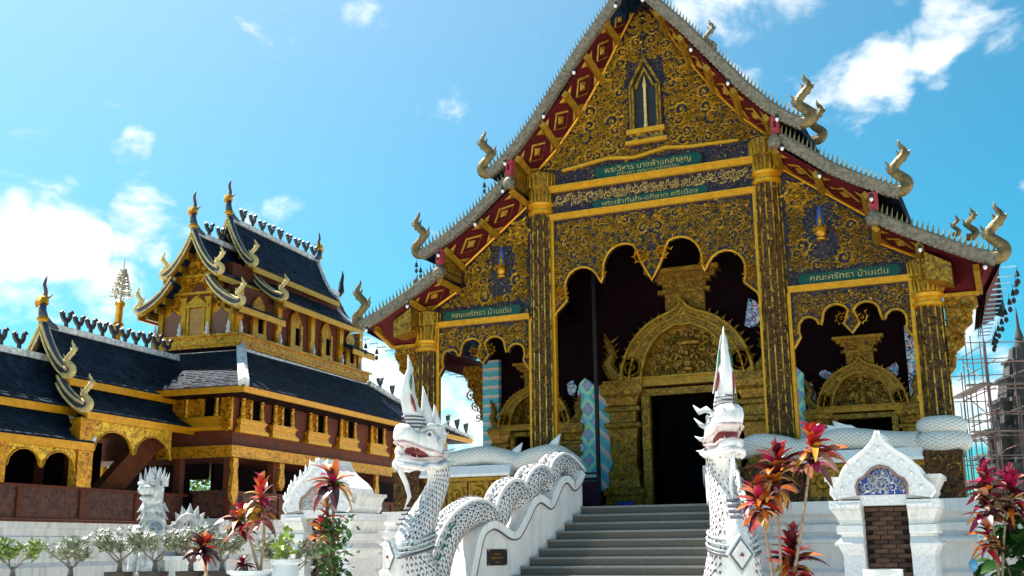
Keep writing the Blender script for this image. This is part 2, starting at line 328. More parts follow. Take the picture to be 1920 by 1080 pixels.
# ---------------------------------------------------------------- ground
g = MB(); g.quad((-1500, -1500, 0), (1500, -1500, 0), (1500, 1500, 0), (-1500, 1500, 0))
PAVE = mat('pale_paving', (.62, .585, .53), .85, 0, .18, .5, .1, 8)
ob('ground', g, PAVE, kind='structure')
# ---------------------------------------------------------------- the gilded temple
T = empty('temple', label='large gilded temple with three-tiered gable, naga roof finials and scalloped arches', cat='temple')
def part(name, mb, m, parent=T, smooth=False, **k): return ob(name, mb, m, parent, smooth, **k)
GOLDM = mat('dull_gilt', (.38, .20, .014), .42, .5, .4, 8, .4, 26)
# podium: moulded white wall, floor
prof = [(-.60, 2.262), (-1.05, 2.262), (-1.05, 2.05), (-.90, 1.99), (-.90, 1.87), (-.99, 1.86), (-.99, 1.74), (-.93, 1.71), (-.93, 1.66), (-1.10, 1.60), (-1.10, 1.55), (-1.00, 1.52), (-1.00, 1.10), (-1.14, 1.04), (-1.14, .80), (-1.24, .72), (-1.24, .42), (-1.36, .34), (-1.36, 0), (-.60, 0)]
for s in (-1, 1):
    m = MB(); m.prism(prof, 1.5, 5.78, 'x')
    for a, b in ((5.78, 0),):   # side return
        m.prism([(5.3, 2.258)] + [(5.73-(y+1.0)*.999-.05, z) for y, z in prof[1:-1]] + [(5.3, 0)], -.605, 20, 'y')
    part('podium_wall', m if s > 0 else m.mirx(), WHITE)
m = MB(); m.box(-5.5, 5.5, -.62, 20.5, 2.0, 2.27); m.box(-1.55, 1.55, -.90, -.6, 1.9, 2.272)
part('porch_floor', m, STONE)
# ledge with gilt dado, piers
for s in (-1, 1):
    m = MB(); m.box(2.95, 5.03, -.55, -.30, 2.266, 2.95); m = m if s > 0 else m.mirx()
    d = part('dado', m, FILID)
    q = MB()
    for i in range(4):
        x = 3.02+i*.5; q.prism([(x, 2.36), (x+.46, 2.36), (x+.46, 2.84), (x, 2.84)], -.575, -.552); 
        scroll(q, x+.23, 2.60, .17, 1.2*i, 1, -.576, .03)
    q.box(2.95, 5.03, -.60, -.55, 2.87, 2.94)
    part('dado_relief', q if s > 0 else q.mirx(), GOLDM, d)
    m = MB(); m.prism([(-.82, 2.953), (-.82, 3.0), (-.72, 3.17), (-.25, 3.17), (-.25, 2.953)], 2.93, 5.03, 'x'); part('ledge', m if s > 0 else m.mirx(), WHITE)
    m = MB(); m.box(5.033, 5.66, -.80, -.15, 2.266, 3.06); m.box(5.02, 5.68, -.83, -.12, 3.0, 3.09); part('corner_pier', m if s > 0 else m.mirx(), COLM)
    m = MB(); m.box(1.62, 2.927, -.78, -.2, 2.274, 2.93); part('inner_pier', m if s > 0 else m.mirx(), COLM)
# columns
GSTRIP = mosaic('broken_gilt_strip', [(0, (.05, .025, .008)), (.28, (.18, .10, .012)), (.48, (.52, .31, .025)), (.74, (.72, .50, .10))], 9, .3, .45, .4)
def column(x, ztop, zring, r0=.27, r1=.24):
    z0 = 2.272; n = 24; rings = []
    def ring(z, r, fl=.0): return [((x+(r*(1-fl*(k % 2)))*math.cos(2*PI*k/n), (r*(1-fl*(k % 2)))*math.sin(2*PI*k/n), z)) for k in range(n)]
    m = MB(); m.loft([ring(z0, r0*1.0, .1)] + [ring(z0+(zring-z0)*i/6, r0+(r1-r0)*i/6, .12) for i in range(1, 7)])
    c = part('column', m, COLM)
    q = MB()
    for k in range(0, n, 2):                # gilded fillets
        if math.sin(2*PI*k/n) > .75: continue
        a = 2*PI*k/n; p = [(x+(r0+.004)*math.cos(a), (r0+.004)*math.sin(a), z0+.02), (x+(r1+.004)*math.cos(a), (r1+.004)*math.sin(a), zring-.02)]
        q.tube(p, .014, 4)
    part('fluting', q, GSTRIP, c)
    q = MB(); q.lathe([(r1*1.02, 0), (r1*1.22, .02), (r1*1.22, .08), (r1*1.05, .10), (r1*1.05, .16), (r1*1.22, .18), (r1*1.25, .25), (r1*1.0, .27)], (x, 0, zring-.13), 20); part('ring', q, GOLDB, c, 40)
    q = MB(); zz = zring+.14; q.lathe([(r1*1.0, 0), (r1*1.03, (ztop-zz)*.45), (r1*1.2, (ztop-zz)*.5), (r1*1.28, ztop-zz)], (x, 0, zz), 24); cp = part('capital', q, GOLDD, c)
    q = MB()
    for k in range(18):                     # lotus petals of the capital
        a = 2*PI*k/18; c_, s_ = math.cos(a), math.sin(a); h = ztop-zz
        for z1, z2, ra in ((.0, .44, 1.03), (.5, .98, 1.24)):
            rr = r1*ra; q.spike((x+c_*rr, s_*rr, zz+h*z1), (x+c_*(rr+.035), s_*(rr+.035), zz+h*z2), (-s_*.035, c_*.035, 0), (c_*.03, s_*.03, 0))
            q.tube([(x+c_*rr, s_*rr, zz+h*z1), (x+c_*(rr+.02), s_*(rr+.02), zz+h*z2)], .016, 4)
    part('lotus_petal', q, GOLD, cp, kind='stuff')
    return c
for s in (-1, 1):
    column(s*2.47, 9.5, 8.70); column(s*5.29, 6.66, 5.90, .28, .235)
# gable boards
AP = 13.3
CG = [(-2.72, 9.06), (-2.72, 9.5), (-2.09, 10.12), (-1.54, 10.80), (-1.06, 11.54), (-.60, 12.34), (0, AP), (.60, 12.34), (1.06, 11.54), (1.54, 10.80), (2.09, 10.12), (2.72, 9.5), (2.72, 9.06)]
m = MB(); m.prism(CG, 0, .22); gb = part('gable_panel', m, FILI)
NICHE = [(0, 10.8, .40, .95)]
hf = scrollfield([(0, 9.58), (2.62, 9.58), (2.02, 10.12), (1.47, 10.8), (1.02, 11.5), (.56, 12.25), (0, 13.05)], 280, .05, .26, -.003, 3, .70, .05, avoid=NICHE+[(0, 9.9, .5, .1)]); hf.join(hf.mirx()); part('scrollwork', hf, LEAFG, gb, kind='stuff')
q = MB()
for x in (-.33, -.27, .27, .33): q.box(x-.022, x+.022, -.09, -.002, 10.18, 11.15)
q.prism([(-.36, 11.15), (-.30, 11.15), (0, 11.72), (.30, 11.15), (.36, 11.15), (0, 11.88)], -.10, -.002)
q.prism([(-.24, 11.12), (-.18, 11.12), (0, 11.5), (.18, 11.12), (.24, 11.12), (0, 11.6)], -.07, -.002)
part('niche_frame', q, GOLDD, gb)
q = MB(); q.prism([(-.25, 10.2), (.25, 10.2), (.25, 11.13), (0, 11.55), (-.25, 11.13)], -.012, -.001); part('niche_back', q, DARKB, gb)
q = MB(); q.lathe([(.045, 0), (.05, .05), (.035, .1), (.032, .9), (.05, .95), (.0, 1.2)], (0, -.06, 10.2), 10); part('niche_post', q, CREAM, gb, 40)
q = MB(); q.box(-.42, .42, -.14, -.002, 10.08, 10.18); q.box(-.46, .46, -.11, -.002, 9.86, 9.94); part('niche_sill', q, GOLDB, gb)
q = MB(); q.box(-.4, .4, -.08, -.002, 9.945, 10.075); part('niche_plinth', q, FILID, gb)
q = MB(); q.prism([(-1.95, 9.50), (-.9, 9.62), (-.3, 9.55), (.4, 9.66), (.9, 9.60), (1.95, 9.58), (1.95, 9.63), (.9, 9.66), (.4, 9.73), (-.3, 9.61), (-.9, 9.69), (-1.95, 9.56)], -.06, -.004); part('garland', q, GOLDB, gb)
# frieze between the columns
m = MB(); m.box(-2.28, 2.28, -.02, .2, 8.52, 9.05); fz = part('frieze_panel', m, FILI)
part('scrollwork', scrollfield([(-2.2, 8.74), (2.2, 8.74), (2.2, 9.0), (-2.2, 9.0)], 70, .06, .11, -.023, 12, .85, .04), CREAM, fz, kind='stuff')
q = MB()
q.box(-2.30, 2.30, -.10, .0, 9.05, 9.13); q.box(-2.30, 2.30, -.14, .0, 9.13, 9.19)
part('beam', q, GOLDB)
q = MB(); q.box(-2.30, 2.30, -.10, .0, 8.42, 8.50); q.box(-2.30, 2.30, -.13, .0, 8.50, 8.55); part('beam', q, GOLDB)
for s in (-1, 1):
    q = MB(); q.box(2.76, 5.06, -.10, .0, 6.30, 6.37); q.box(2.76, 5.06, -.13, .0, 6.37, 6.42); part('beam', q if s > 0 else q.mirx(), GOLDB)
    q = MB(); q.box(2.17, 2.27, -.07, .05, 2.9, 8.42); q.box(2.72, 2.79, -.06, .05, 2.9, 6.30); q.box(4.98, 5.05, -.06, .05, 2.9, 6.30); part('edge_moulding', q if s > 0 else q.mirx(), GOLDB)
LETG = mat('gilt_lettering', (.42, .33, .10), .45, .3, .5, 9, .2, 30)
def sign(x0, x1, z0, z1, lines, pointed):
    e = (z1-z0)*.5; zc = (z0+z1)/2
    P = [(x0+e*.6, z0), (x1-e*.6, z0), (x1, zc), (x1-e*.6, z1), (x0+e*.6, z1), (x0, zc)] if pointed else [(x0+.05, z0), (x1-.05, z0), (x1, z0+.08), (x1, z1-.08), (x1-.05, z1), (x0+.05, z1), (x0, z1-.08), (x0, z0+.08)]
    m = MB(); m.prism(P, -.065, -.012); b = part('sign_board', m, GREEN)
    for body, size, z, w in lines:
        me = text_mesh(body, size); me.materials.append(LETG)
        bw = max(v.co.x for v in me.vertices)-min(v.co.x for v in me.vertices)
        o = ob('lettering', me, LETG, b, kind='stuff'); o.rotation_euler = (PI/2, 0, 0); o.location = ((x0+x1)/2, -.072, z); o.scale = (w/bw, 1, 1)
    q = MB(); q.prism([(p[0]+(.02 if p[0] > (x0+x1)/2 else -.02), p[1]+(.02 if p[1] > zc else -.02)) for p in P], -.05, -.011); part('border', q, DARKB, b)
sign(-1.16, 1.16, 9.19+.02, 9.47, [('พระวิหาร นางฟ้าแกล่าลุญ', .17, 9.32, 1.9), ('ศรัทธา คณะญาติธรรม', .10, 9.225, 1.35)], False)
sign(-1.25, 1.27, 8.56, 8.73, [('พระเจ้าทันใจ-อภิชาต ศรีเมือง', .14, 8.60, 2.1)], True)
for s in (-1, 1): sign(s*3.92-.95, s*3.92+.95, 6.44, 6.64, [('คณะศรัทธา บ้านเด่น', .16, 6.49, 1.45)], False)
# side gables
SG = [(2.70, 6.42), (2.70, 8.92), (3.58, 8.30), (4.46, 7.62), (4.50, 7.18), (5.32, 6.76), (5.32, 6.42)]
for s in (-1, 1):
    m = MB(); m.prism(SG, 0, .2); p = part('side_gable_panel', m if s > 0 else m.mirx(), FILI)
    q = scrollfield([(2.8, 6.72), (2.8, 8.7), (3.5, 8.22), (4.38, 7.55), (4.4, 7.05), (5.15, 6.72)], 190, .05, .23, -.003, 22, .68, .05, avoid=[(3.45, 7.45, .28, .55)])
    for r, z in ((.26, 7.95), ): scroll(q, 3.05, 8.25, .28, 1, 1, -.003, .05, 2)
    part('scrollwork', q if s > 0 else q.mirx(), LEAFG, p, kind='stuff')
    q = MB(); X = 3.45                          # small praying deity in relief
    q.lathe([(.13, 0), (.14, .04), (.07, .07), (.15, .16), (.13, .32), (.05, .46), (.065, .52), (.06, .58), (.03, .63), (.035, .66), (0, .86)], (X, -.03, 7.22), 9, (1, .6))
    q.tube([(X-.13, -.08, 7.62), (X-.17, -.13, 7.45), (X, -.16, 7.55)], .03, 5); q.tube([(X+.13, -.08, 7.62), (X+.17, -.13, 7.45), (X, -.16, 7.55)], .03, 5)
    q.v = [(X+(a-X)*.72, b_, 7.3+(c_-7.22)*.72) for a, b_, c_ in q.v]
    part('deity_relief', q if s > 0 else q.mirx(), GOLD, p, 50)
    q = MB(); q.prism([(X-.09, 7.52), (X+.09, 7.52), (X+.06, 7.85), (X, 8.02), (X-.06, 7.85)], -.02, -.003); part('blue_halo', q if s > 0 else q.mirx(), BLUEG, p)
# scalloped arch panels
AL = [(-2.27, 6.02), (-2.16, 6.38), (-1.90, 6.62), (-1.93, 6.72)] + arc(-1.55, 6.90, .40, .42, 190, 30, 8)[1:] + [(-1.16, 7.02), (-1.12, 6.93), (-1.08, 7.05)] + arc(-.60, 7.22, .47, .50, 185, 62, 8)[1:] + [(-.30, 7.52), (-.26, 7.36), (-.13, 7.10), (0, 6.87)]
AC = AL + [(-x, z) for x, z in reversed(AL[:-1])]
m = MB(); m.prism([(2.28, 8.42), (-2.28, 8.42)] + AC, -.02, .12); ap = part('arch_panel', m, FILI)
q = MB(); q.tube([(x, -.04, z) for x, z in AC], .032, 6); part('arch_rim', q, GOLD, ap, True)
hf = scrollfield([(2.12, 8.38), (0, 8.38)] + [(-x*.985, z+.06) for x, z in reversed(AL)], 190, .045, .13, -.023, 31, .76, .04); hf.join(hf.mirx()); part('scrollwork', hf, LEAFG, ap, kind='stuff')
q = MB()
for sx in (-1, 1):
    scroll(q, sx*.24, 7.42, .16, .3, sx, -.03, .07, 1.7); scroll(q, sx*2.0, 6.80, .14, 2, -sx, -.03, .07, 1.7); scroll(q, sx*1.12, 7.12, .10, 1, sx, -.03, .06, 1.5)
part('arch_curl', q, GOLDB, ap, kind='stuff')
SL = [(2.79, 5.20), (2.93, 5.42), (2.90, 5.55)] + arc(3.10, 5.60, .20, .20, 185, 10, 6)[1:] + [(3.33, 5.62), (3.36, 5.72)] + arc(3.62, 5.78, .25, .22, 180, 20, 7)[1:] + [(3.80, 5.72), (3.76, 5.60), (3.90, 5.42)]
for s in (-1, 1):
    P = SL + [(7.80-x, z) for x, z in reversed(SL[:-1])]
    P = [(min(x, 5.05), z) for x, z in P]
    m = MB(); m.prism([(5.05, 6.30), (2.75, 6.30)] + P, -.02, .12); a = part('side_arch_panel', m if s > 0 else m.mirx(), FILI)
    q = MB(); q.tube([(x, -.04, z) for x, z in P], .028, 6)
    for X in (3.72, 4.08): scroll(q, X, 5.70, .11, 1, 1 if X < 3.9 else -1, -.03, .06, 1.6)
    part('arch_rim', q if s > 0 else q.mirx(), GOLD, a)
    f = scrollfield([(5.0, 6.26), (2.8, 6.26)] + [(x, z+.05) for x, z in P], 90, .045, .11, -.023, 41, .78, .04); part('scrollwork', f if s > 0 else f.mirx(), LEAFG, a, kind='stuff')
    # carved brackets carrying the side eaves
    BP = [(5.56, 4.50), (5.66, 4.62), (5.70, 4.9), (5.84, 5.02), (5.88, 5.3), (6.02, 5.42), (6.02, 5.62), (6.14, 5.74), (6.12, 5.92), (5.56, 5.92)]
    m = MB(); m.prism(BP, -.02, .06); b = part('eave_bracket', m if s > 0 else m.mirx(), GOLDD)
    f = MB()
    for i, (x, z, r) in enumerate(((5.70, 5.72, .15), (5.95, 5.70, .13), (5.72, 5.42, .14), (5.90, 5.46, .1), (5.68, 5.14, .12), (5.78, 5.2, .08), (5.64, 4.88, .09), (5.60, 4.7, .06))): scroll(f, x, z, r, i*1.3, (-1)**i, -.022, .06, 1.5)
    part('scrollwork', f if s > 0 else f.mirx(), GOLD, b, kind='stuff')
for s in (-1, 1):       # fretted brackets at the rear corner of the porch
    q = MB(); q.prism([(x-.52, z-.12) for x, z in BP], 2.36, 2.44); b = part('eave_bracket', q if s > 0 else q.mirx(), GOLDD)
    f = MB()
    for i, (x, z, r) in enumerate(((5.70, 5.72, .15), (5.95, 5.70, .13), (5.72, 5.42, .14), (5.90, 5.46, .1), (5.68, 5.14, .12), (5.64, 4.88, .09), (5.60, 4.7, .06), (5.92, 5.2, .11), (5.80, 4.95, .09), (5.72, 4.66, .07))): scroll(f, x-.52, z-.12, r*1.15, i*1.3, (-1)**i, 2.358, .06, 1.5)
    part('scrollwork', f if s > 0 else f.mirx(), GOLD, b, kind='stuff')
# roofs: three tiers on each side, verge boards, spikes, finials
T1 = [(0, 13.44), (.384, 12.94), (.70, 12.56), (1.215, 11.96), (1.85, 11.12), (2.30, 10.53), (2.75, 10.02), (3.10, 9.70), (3.42, 9.50)]
T2 = [(2.96, 9.28), (3.26, 9.05), (3.87, 8.54), (4.35, 8.24), (4.87, 7.96), (5.06, 7.88)]
T3 = [(4.52, 7.53), (5.10, 7.16), (5.70, 6.84), (6.20, 6.58), (6.56, 6.44)]
def offset(P, d):
    o = []
    for i, p in enumerate(P):
        a = P[max(i-1, 0)]; b = P[min(i+1, len(P)-1)]; tx, tz = b[0]-a[0], b[1]-a[1]; l = math.hypot(tx, tz); o.append((p[0]-tz/l*d, p[1]+tx/l*d))
    return o
def resample(P, step):
    o = []; acc_ = 0
    for i in range(len(P)-1):
        a, b = P[i], P[i+1]; l = math.hypot(b[0]-a[0], b[1]-a[1]); t = (step-acc_ % step) % step
        while t < l: o.append((a[0]+(b[0]-a[0])*t/l, a[1]+(b[1]-a[1])*t/l, (b[0]-a[0])/l, (b[1]-a[1])/l)); t += step
        acc_ += l
    return o
def finial(x, z, k=1.0, y=-.8):
    """upswept naga tail: S curved, tapering, with flame tongues on its outer side"""
    P = [(-.18, -.02), (.0, -.04), (.12, .02), (.15, .14), (.05, .26), (-.06, .36), (-.07, .48), (.03, .60), (.13, .71), (.14, .83), (.07, .95), (.055, 1.06)]
    R = [.13, .14, .135, .125, .112, .105, .10, .095, .085, .065, .04, .006]
    PS = catmull([(x+p[0]*k, z+p[1]*k, r*k) for p, r in zip(P, R)], 3); m = MB(); m.tube([(p.x, y, p.y) for p in PS], [p.z for p in PS], 8, ((0, 1, 0), .75))
    f = MB()
    for i, (dx, dz) in ((4, (-.16, .05)), (5, (-.17, .07)), (6, (-.15, .08)), (7, (.16, .02)), (8, (.13, .04)), (8, (-.12, .06))):
        p = P[i]; f.tube([(x+p[0]*k, y, z+p[1]*k), (x+(p[0]+dx*.75)*k, y, z+(p[1]+dz*.3)*k), (x+(p[0]+dx*1.15)*k, y, z+(p[1]+dz*1.2+.06)*k)], [.06*k, .045*k, .004], 5, ((0, 1, 0), .6))
    return m, f
RIDGEY = 20; DEPTHS = (20, 8, 4.5)
for s in (-1, 1):
    mx = (lambda q: q) if s > 0 else (lambda q: q.mirx())
    for ti, P in enumerate((T1, T2, T3)):
        inn = offset(P, -.19)
        inn = [(max(x, 0), z) for x, z in inn]
        m = MB(); m.prism(P + inn[::-1], -.90, -.74); bb = part('verge_board', mx(m), BARGE)
        m = MB()
        for x, z, tx, tz in resample(offset(P, -.182), .10):       # scalloped lower fringe
            m.spike((x, -.88, z), (x-tz*-.05+tx*.03, -.89, z-abs(tx)*.05), (tx*.05, 0, tz*.05), (0, .03, 0))
        part('fringe', mx(m), BARGE, bb, kind='stuff')
        m = MB(); m.tube([(x, -.82, z+.01) for x, z in P], .038, 6); part('ridge_roll', mx(m), BARGE, bb, True)
        m = MB()
        for x, z, tx, tz in resample(P, .098):
            h = rnd.uniform(.15, .19); m.spike((x, -.82, z+.03), (x+.04, -.82, z+.04+h), (tx*.030, 0, tz*.030), (0, .022, 0))
        part('spike', mx(m), SPIK, bb, kind='stuff')
        ex, ez = P[-1]; fm, ff = finial(ex-.02, ez-.02+.02, (.92, .90, .92)[ti])
        part('naga_finial', mx(fm), FINI, bb, True); part('flame', mx(ff), FINI, bb, kind='stuff')
        # roof slab behind the verge
        U = offset(P, -.06); Lw = offset(P, -.17)
        m = MB(); m.prism(U + Lw[::-1], -.735, DEPTHS[ti]); part('roof_slope', mx(m), TILE)
    # second set of finials on the next bay's roof
    for x, z, k, y in ((3.36, 9.75, .8, 1.0), (6.12, 7.30, .55, 1.0), (5.85, 7.38, .36, 1.0)):
        fm, ff = finial(x, z, k, y); fm.join(ff); part('naga_finial', mx(fm), FINI)
    # soffit: boards, purlins, gilt lozenges
    fr = [(.24, 12.98), (.62, 12.42), (1.07, 11.76), (1.59, 11.00), (2.12, 10.40), (2.72, 9.72)]
    bk = [(.20, 12.95), (.58, 12.30), (1.03, 11.52), (1.52, 10.78), (2.07, 10.10), (2.68, 9.52)]
    fr2 = [(2.86, 9.00), (3.60, 8.42), (4.46, 7.88)]; bk2 = [(2.80, 8.88), (3.58, 8.28), (4.42, 7.64)]
    fr3 = [(4.60, 7.22), (5.32, 6.80)]; bk3 = [(4.52, 7.14), (5.28, 6.72)]
    for F_, B_ in ((fr, bk), (fr2, bk2), (fr3, bk3)):
        for i in range(len(F_)-1):
            a, b, c, d = F_[i], F_[i+1], B_[i+1], B_[i]
            A, B, C_, D = [Vector((p[0], y, p[1])) for p, y in ((a, -.75), (b, -.75), (c, 0), (d, 0))]
            nrm = (B-A).cross(D-A).normalized()
            if nrm.z > 0: nrm = -nrm
            up_ = -nrm
            m = MB(); m.add([A, B, C_, D, A+up_*.05, B+up_*.05, C_+up_*.05, D+up_*.05], [(0,1,2,3),(7,6,5,4),(0,4,5,1),(1,5,6,2),(2,6,7,3),(3,7,4,0)])
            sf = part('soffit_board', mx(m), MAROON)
            cen = (A+B+C_+D)/4; e1 = ((B+C_)/2-(A+D)/2)/2; e2 = ((C_+D)/2-(A+B)/2)/2; o = nrm*.012; o2 = nrm*.03
            m = MB()
            for q1 in ((.62, .38),):
                K = [cen+e1*.66, cen+e2*.66, cen-e1*.66, cen-e2*.66]; K2 = [cen+e1*.54, cen+e2*.53, cen-e1*.54, cen-e2*.53]
                n4 = [k+o for k in K]; n5 = [k+o2 for k in K2]
                m.add(n4+n5, [(j, (j+1) % 4, (j+1) % 4+4, j+4) for j in range(4)])
                K3 = [cen+e1*.26+o, cen+e2*.34+o, cen-e1*.26+o, cen-e2*.34+o, cen+nrm*.07]; m.add(K3, [(j, (j+1) % 4, 4) for j in range(4)])
            for sa, sb in ((1, 1), (1, -1), (-1, 1), (-1, -1)):     # corner triangles
                c0 = cen+e1*.88*sa+e2*.86*sb; m.add([c0+o, c0-e1*.42*sa+o, c0-e2*.55*sb+o, c0-e1*.13*sa-e2*.17*sb+nrm*.04], [(0, 1, 3), (1, 2, 3), (2, 0, 3)])
            part('gilt_lozenge', mx(m), GOLDM, sf)
        for a, b in list(zip(F_, B_))[(1 if F_ is fr else 0):]:
            A = Vector((a[0], -.80, a[1])); B = Vector((b[0], .0, b[1])); tx = Vector((.62, 0, -.78))*.065; hz = Vector((.78, 0, .62))*.10
            m = MB(); m.add([A+tx, A-tx, A-tx-hz, A+tx-hz, B+tx, B-tx, B-tx-hz, B+tx-hz], [(0,1,2,3),(7,6,5,4),(0,4,5,1),(1,5,6,2),(2,6,7,3),(3,7,4,0)])
            part('purlin', mx(m), GOLDM)
    q = MB()
    for B_ in (bk, bk2, bk3): q.tube([(x, -.03, z-.03) for x, z in B_], .03, 4)
    part('soffit_moulding', mx(q), GOLDB)
    # gilt boxes and red tenon ends closing the step between tiers
    for x, z0, z1 in ((2.80, 9.06, 9.66), (4.50, 7.28, 7.86)):
        m = MB(); m.box(x-.06, x+.05, -.74, -.002, z0, z1); part('step_panel', mx(m), GOLDD)
        m = MB(); m.box(x-.02, x+.14, -.86, -.742, z0+.26, z1+.02); m.box(x+.005, x+.115, -.89, -.86, z0+.30, z1-.02); tb = part('tenon_block', mx(m), RED)
        m = MB(); m.box(x+.035, x+.085, -.90, -.888, z0+.36, z1-.10); part('slot', mx(m), MAROON, tb)
        m = MB(); m.lathe([(.02, -.16), (.12, -.14), (.14, -.02), (.10, .06), (.05, .12)], (x+.04, -.90, z0+.10), 10); part('scroll_boss', mx(m), BARGE, None or T, 40)
    # outermost soffit over the bracket
    m = MB(); m.add([(5.32, -.74, 6.80), (6.36, -.74, 6.30), (6.16, 0, 5.99), (5.58, 0, 5.99), (5.32, 0, 6.66)], [(0, 1, 2, 3, 4)]); m.add([(6.36, -.74, 6.30), (6.16, 0, 5.99), (6.05, 1.5, 5.96), (5.88, 4.5, 6.04), (6.30, 4.5, 6.26), (6.45, 1.5, 6.2), (6.60, -.74, 6.40)], [(0, 1, 2, 3, 4, 5, 6)])
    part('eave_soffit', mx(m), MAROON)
    m = MB(); m.add([(6.62, -.9, 6.44), (6.56, -.74, 6.30), (6.26, .2, 6.00), (6.12, 1.5, 5.78), (5.98, 3.2, 5.72), (5.93, 4.5, 5.80), (6.02, 4.5, 6.24), (6.06, 3.2, 6.2), (6.2, 1.5, 6.22), (6.36, .2, 6.32)], [(0, 1, 2, 9), (9, 2, 3, 8), (8, 3, 4, 7), (7, 4, 5, 6)])
    m2 = MB(); m2.v = [(x+.04, y, z) for x, y, z in m.v]; m2.f = [tuple(reversed(f)) for f in m.f]; m.join(m2)
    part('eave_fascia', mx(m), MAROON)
    m = MB()
    for i in range(15):
        t = i/14; x = 6.60-.62*t**.75; yy = -.80+3.9*t; zz = 6.20-.52*t**.6; m.box(x, x+.24, yy, yy+.012, zz, zz+.028)
    part('eave_comb', mx(m), mat('pale_blue_slat', (.30, .60, .75), .5), kind='stuff')
    m = MB(); m.box(5.56, 6.17, -.09, .02, 5.92, 5.99); m.prism([(-.78, 6.20), (-.72, 6.34), (.03, 6.03), (.0, 5.93)], 6.14, 6.24, 'x'); m.prism([(5.32, 6.62), (5.36, 6.74), (5.62, 6.12), (5.56, 6.02)], -.06, .0); part('eave_beam', mx(m), GOLD)
    m = MB(); m.prism([(5.34, 6.18), (5.78, 6.06), (5.78, 6.42), (5.34, 6.68)], -.70, -.06); part('cantilever_block', mx(m), GOLDD)
    # small spot lamps under the verge
    for x, z in ((.30, 12.75), (1.28, 11.42), (2.0, 10.55), (2.92, 9.63), (2.98, 9.02), (3.64, 8.36), (4.54, 7.78), (5.30, 6.72), (6.34, 6.28)):
        m = MB(); m.lathe([(.02, .10), (.055, .07), (.06, -.02), (.05, -.03)], (x, -.92, z-.02), 8); m.v = [(x+(a-x)*.6, -.92+(b+.92)*.6, z+(c_-z)*.6) for a, b, c_ in m.v]; lp = part('spot_lamp', mx(m), DARKB, smooth=40)
        m = MB(); m.lathe([(.03, 0), (.036, -.03), (.022, -.06), (.0, -.075)], (x, -.92, z-.032), 8); part('lamp_glass', mx(m), WHITE, lp, True)
m = MB(); m.box(-.14, .14, -.9, RIDGEY, 13.30, 13.46); part('ridge_cap', m, BARGE)
fm, ff = finial(0, 13.5, 1.5); part('chofa', fm.join(ff), BARGE)
fm, ff = finial(.93, 12.62, .75, 2.0); part('naga_finial', fm.join(ff), BARGE)
# porch ceiling and back wall, nave
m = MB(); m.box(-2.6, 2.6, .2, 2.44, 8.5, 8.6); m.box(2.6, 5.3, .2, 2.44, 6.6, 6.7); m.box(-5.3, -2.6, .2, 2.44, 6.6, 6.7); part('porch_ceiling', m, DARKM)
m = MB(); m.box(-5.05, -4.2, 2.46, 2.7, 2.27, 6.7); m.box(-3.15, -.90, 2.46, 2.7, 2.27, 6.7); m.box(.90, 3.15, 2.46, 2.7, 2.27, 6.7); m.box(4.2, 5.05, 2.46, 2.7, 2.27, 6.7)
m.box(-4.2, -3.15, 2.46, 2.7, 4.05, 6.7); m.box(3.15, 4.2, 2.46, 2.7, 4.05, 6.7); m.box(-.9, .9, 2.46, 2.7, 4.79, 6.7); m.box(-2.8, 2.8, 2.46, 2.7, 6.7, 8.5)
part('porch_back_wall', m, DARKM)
m = MB(); m.box(-5.05, -4.85, 2.71, 9.1, 2.27, 6.5); m.box(4.85, 5.05, 2.71, 9.1, 2.27, 6.5); m.box(-3.4, -3.2, 9.11, 20, 2.27, 9.6); m.box(3.2, 3.4, 9.11, 20, 2.27, 9.6); m.box(-3.4, 3.4, 19.8, 20, 2.27, 9.6); part('nave_wall', m, WHITEW)
m = MB(); m.box(-4.84, 4.84, 2.71, 2.75, 5.2, 8.4); m.box(-4.84, 4.84, 9.0, 9.1, 2.28, 8.4); m.box(-4.84, 4.84, 2.76, 8.99, 2.28, 2.29); m.box(-4.84, -4.80, 2.76, 8.99, 2.3, 8.4); m.box(4.80, 4.84, 2.76, 8.99, 2.3, 8.4); m.box(-4.84, 4.84, 2.76, 8.99, 8.4, 8.45); part('nave_lining', m, BLACK)  # room liner with the interior darkness put into its colour
